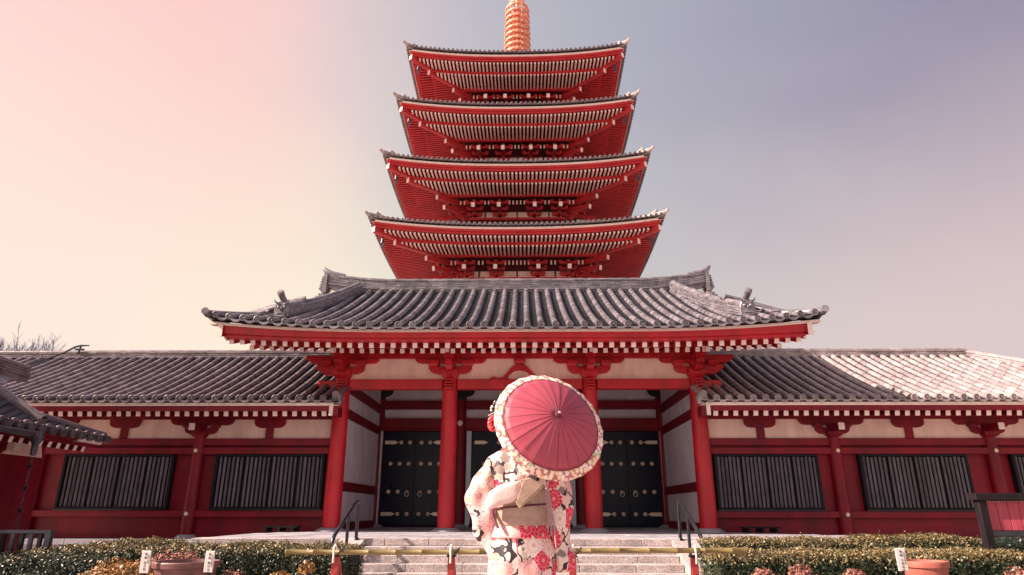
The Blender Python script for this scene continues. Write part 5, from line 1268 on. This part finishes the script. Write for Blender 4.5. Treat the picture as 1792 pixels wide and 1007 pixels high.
def border_mat():
    m = bpy.data.materials.new("floral_border_cloth"); m.use_nodes = True; t = m.node_tree; l = t.links; b = t.nodes["Principled BSDF"]; b.inputs["Roughness"].default_value = .7
    uv = N(t, "ShaderNodeUVMap"); v = N(t, "ShaderNodeTexVoronoi", voronoi_dimensions="2D", _Scale=42., _Randomness=.8); l.new(uv.outputs[0], v.inputs["Vector"])
    cs = N(t, "ShaderNodeSeparateColor"); l.new(v.outputs["Color"], cs.inputs[0])
    mp = N(t, "ShaderNodeVectorMath", operation="SCALE"); l.new(uv.outputs[0], mp.inputs[0]); mp.inputs[3].default_value = 42.
    d = N(t, "ShaderNodeVectorMath", operation="SUBTRACT"); l.new(mp.outputs[0], d.inputs[0]); sc2 = N(t, "ShaderNodeVectorMath", operation="SCALE"); l.new(v.outputs["Position"], sc2.inputs[0]); sc2.inputs[3].default_value = 42.
    l.new(sc2.outputs[0], d.inputs[1]); s = N(t, "ShaderNodeSeparateXYZ"); l.new(d.outputs[0], s.inputs[0])
    at = N(t, "ShaderNodeMath", operation="ARCTAN2"); l.new(s.outputs[1], at.inputs[0]); l.new(s.outputs[0], at.inputs[1])
    mu = N(t, "ShaderNodeMath", operation="MULTIPLY"); l.new(at.outputs[0], mu.inputs[0]); mu.inputs[1].default_value = 2.5
    co = N(t, "ShaderNodeMath", operation="COSINE"); l.new(mu.outputs[0], co.inputs[0]); ab = N(t, "ShaderNodeMath", operation="ABSOLUTE"); l.new(co.outputs[0], ab.inputs[0])
    ma = N(t, "ShaderNodeMath", operation="MULTIPLY_ADD"); l.new(ab.outputs[0], ma.inputs[0]); ma.inputs[1].default_value = .18; ma.inputs[2].default_value = .36
    lt = N(t, "ShaderNodeMath", operation="LESS_THAN"); l.new(v.outputs["Distance"], lt.inputs[0]); l.new(ma.outputs[0], lt.inputs[1])
    c = ramp(t, cs.outputs[0], [(0, (.86, .72, .56)), (.35, (.84, .62, .40)), (.55, (.85, .66, .72)), (.72, (.42, .62, .38)), (.82, (.88, .80, .70))], interp="CONSTANT")
    n = N(t, "ShaderNodeMix", data_type="RGBA"); l.new(lt.outputs[0], n.inputs[0]); n.inputs[6].default_value = (.48, .17, .17, 1); l.new(c, n.inputs[7]); l.new(n.outputs[2], b.inputs["Base Color"]); return m
canopy(.03, .862, 8, CLOTHP, "canopy"); canopy(.862, 1.0, 4, border_mat(), "border")
for k in range(NR):
    a = 2 * PI * k / NR; pts = [(r * math.cos(a), r * math.sin(a), h + .0012) for r, h in (prof(t) for t in lin(.03, .865, 9))]
    q = MB(); q.tube(pts, [.0016] * 9, n=4, M=MPar); q.tube([(x, y, z - .006) for x, y, z in pts], .002, n=4, M=MPar); q.build("rib", CORD, par)
q = MB(); q.tube([(r * math.cos(a), r * math.sin(a), h + .001) for a in lin(0, 2 * PI, NR + 1) for r, h in [prof(.862)]], .0013, n=4, M=MPar, cap=False); q.build("border_seam", CORD, par)
q = MB(); q.lathe([(.017, -.008), (.016, .004), (.008, .010), (.006, .026), (.003, .028)], (0, 0, H), 14, M=MPar); q.build("ferrule", CORD, par, smooth=40)
q = MB(); q.lathe([(.0075, .0), (.0065, .006), (.002, .008)], (0, 0, H + .028), 12, M=MPar); q.build("ferrule_tip", GOLD, par, smooth=40)
q = MB(); q.tube([(0, 0, H), (0, 0, -.52)], .006, n=8, M=MPar); q.build("shaft", DWOOD, par, smooth=60)
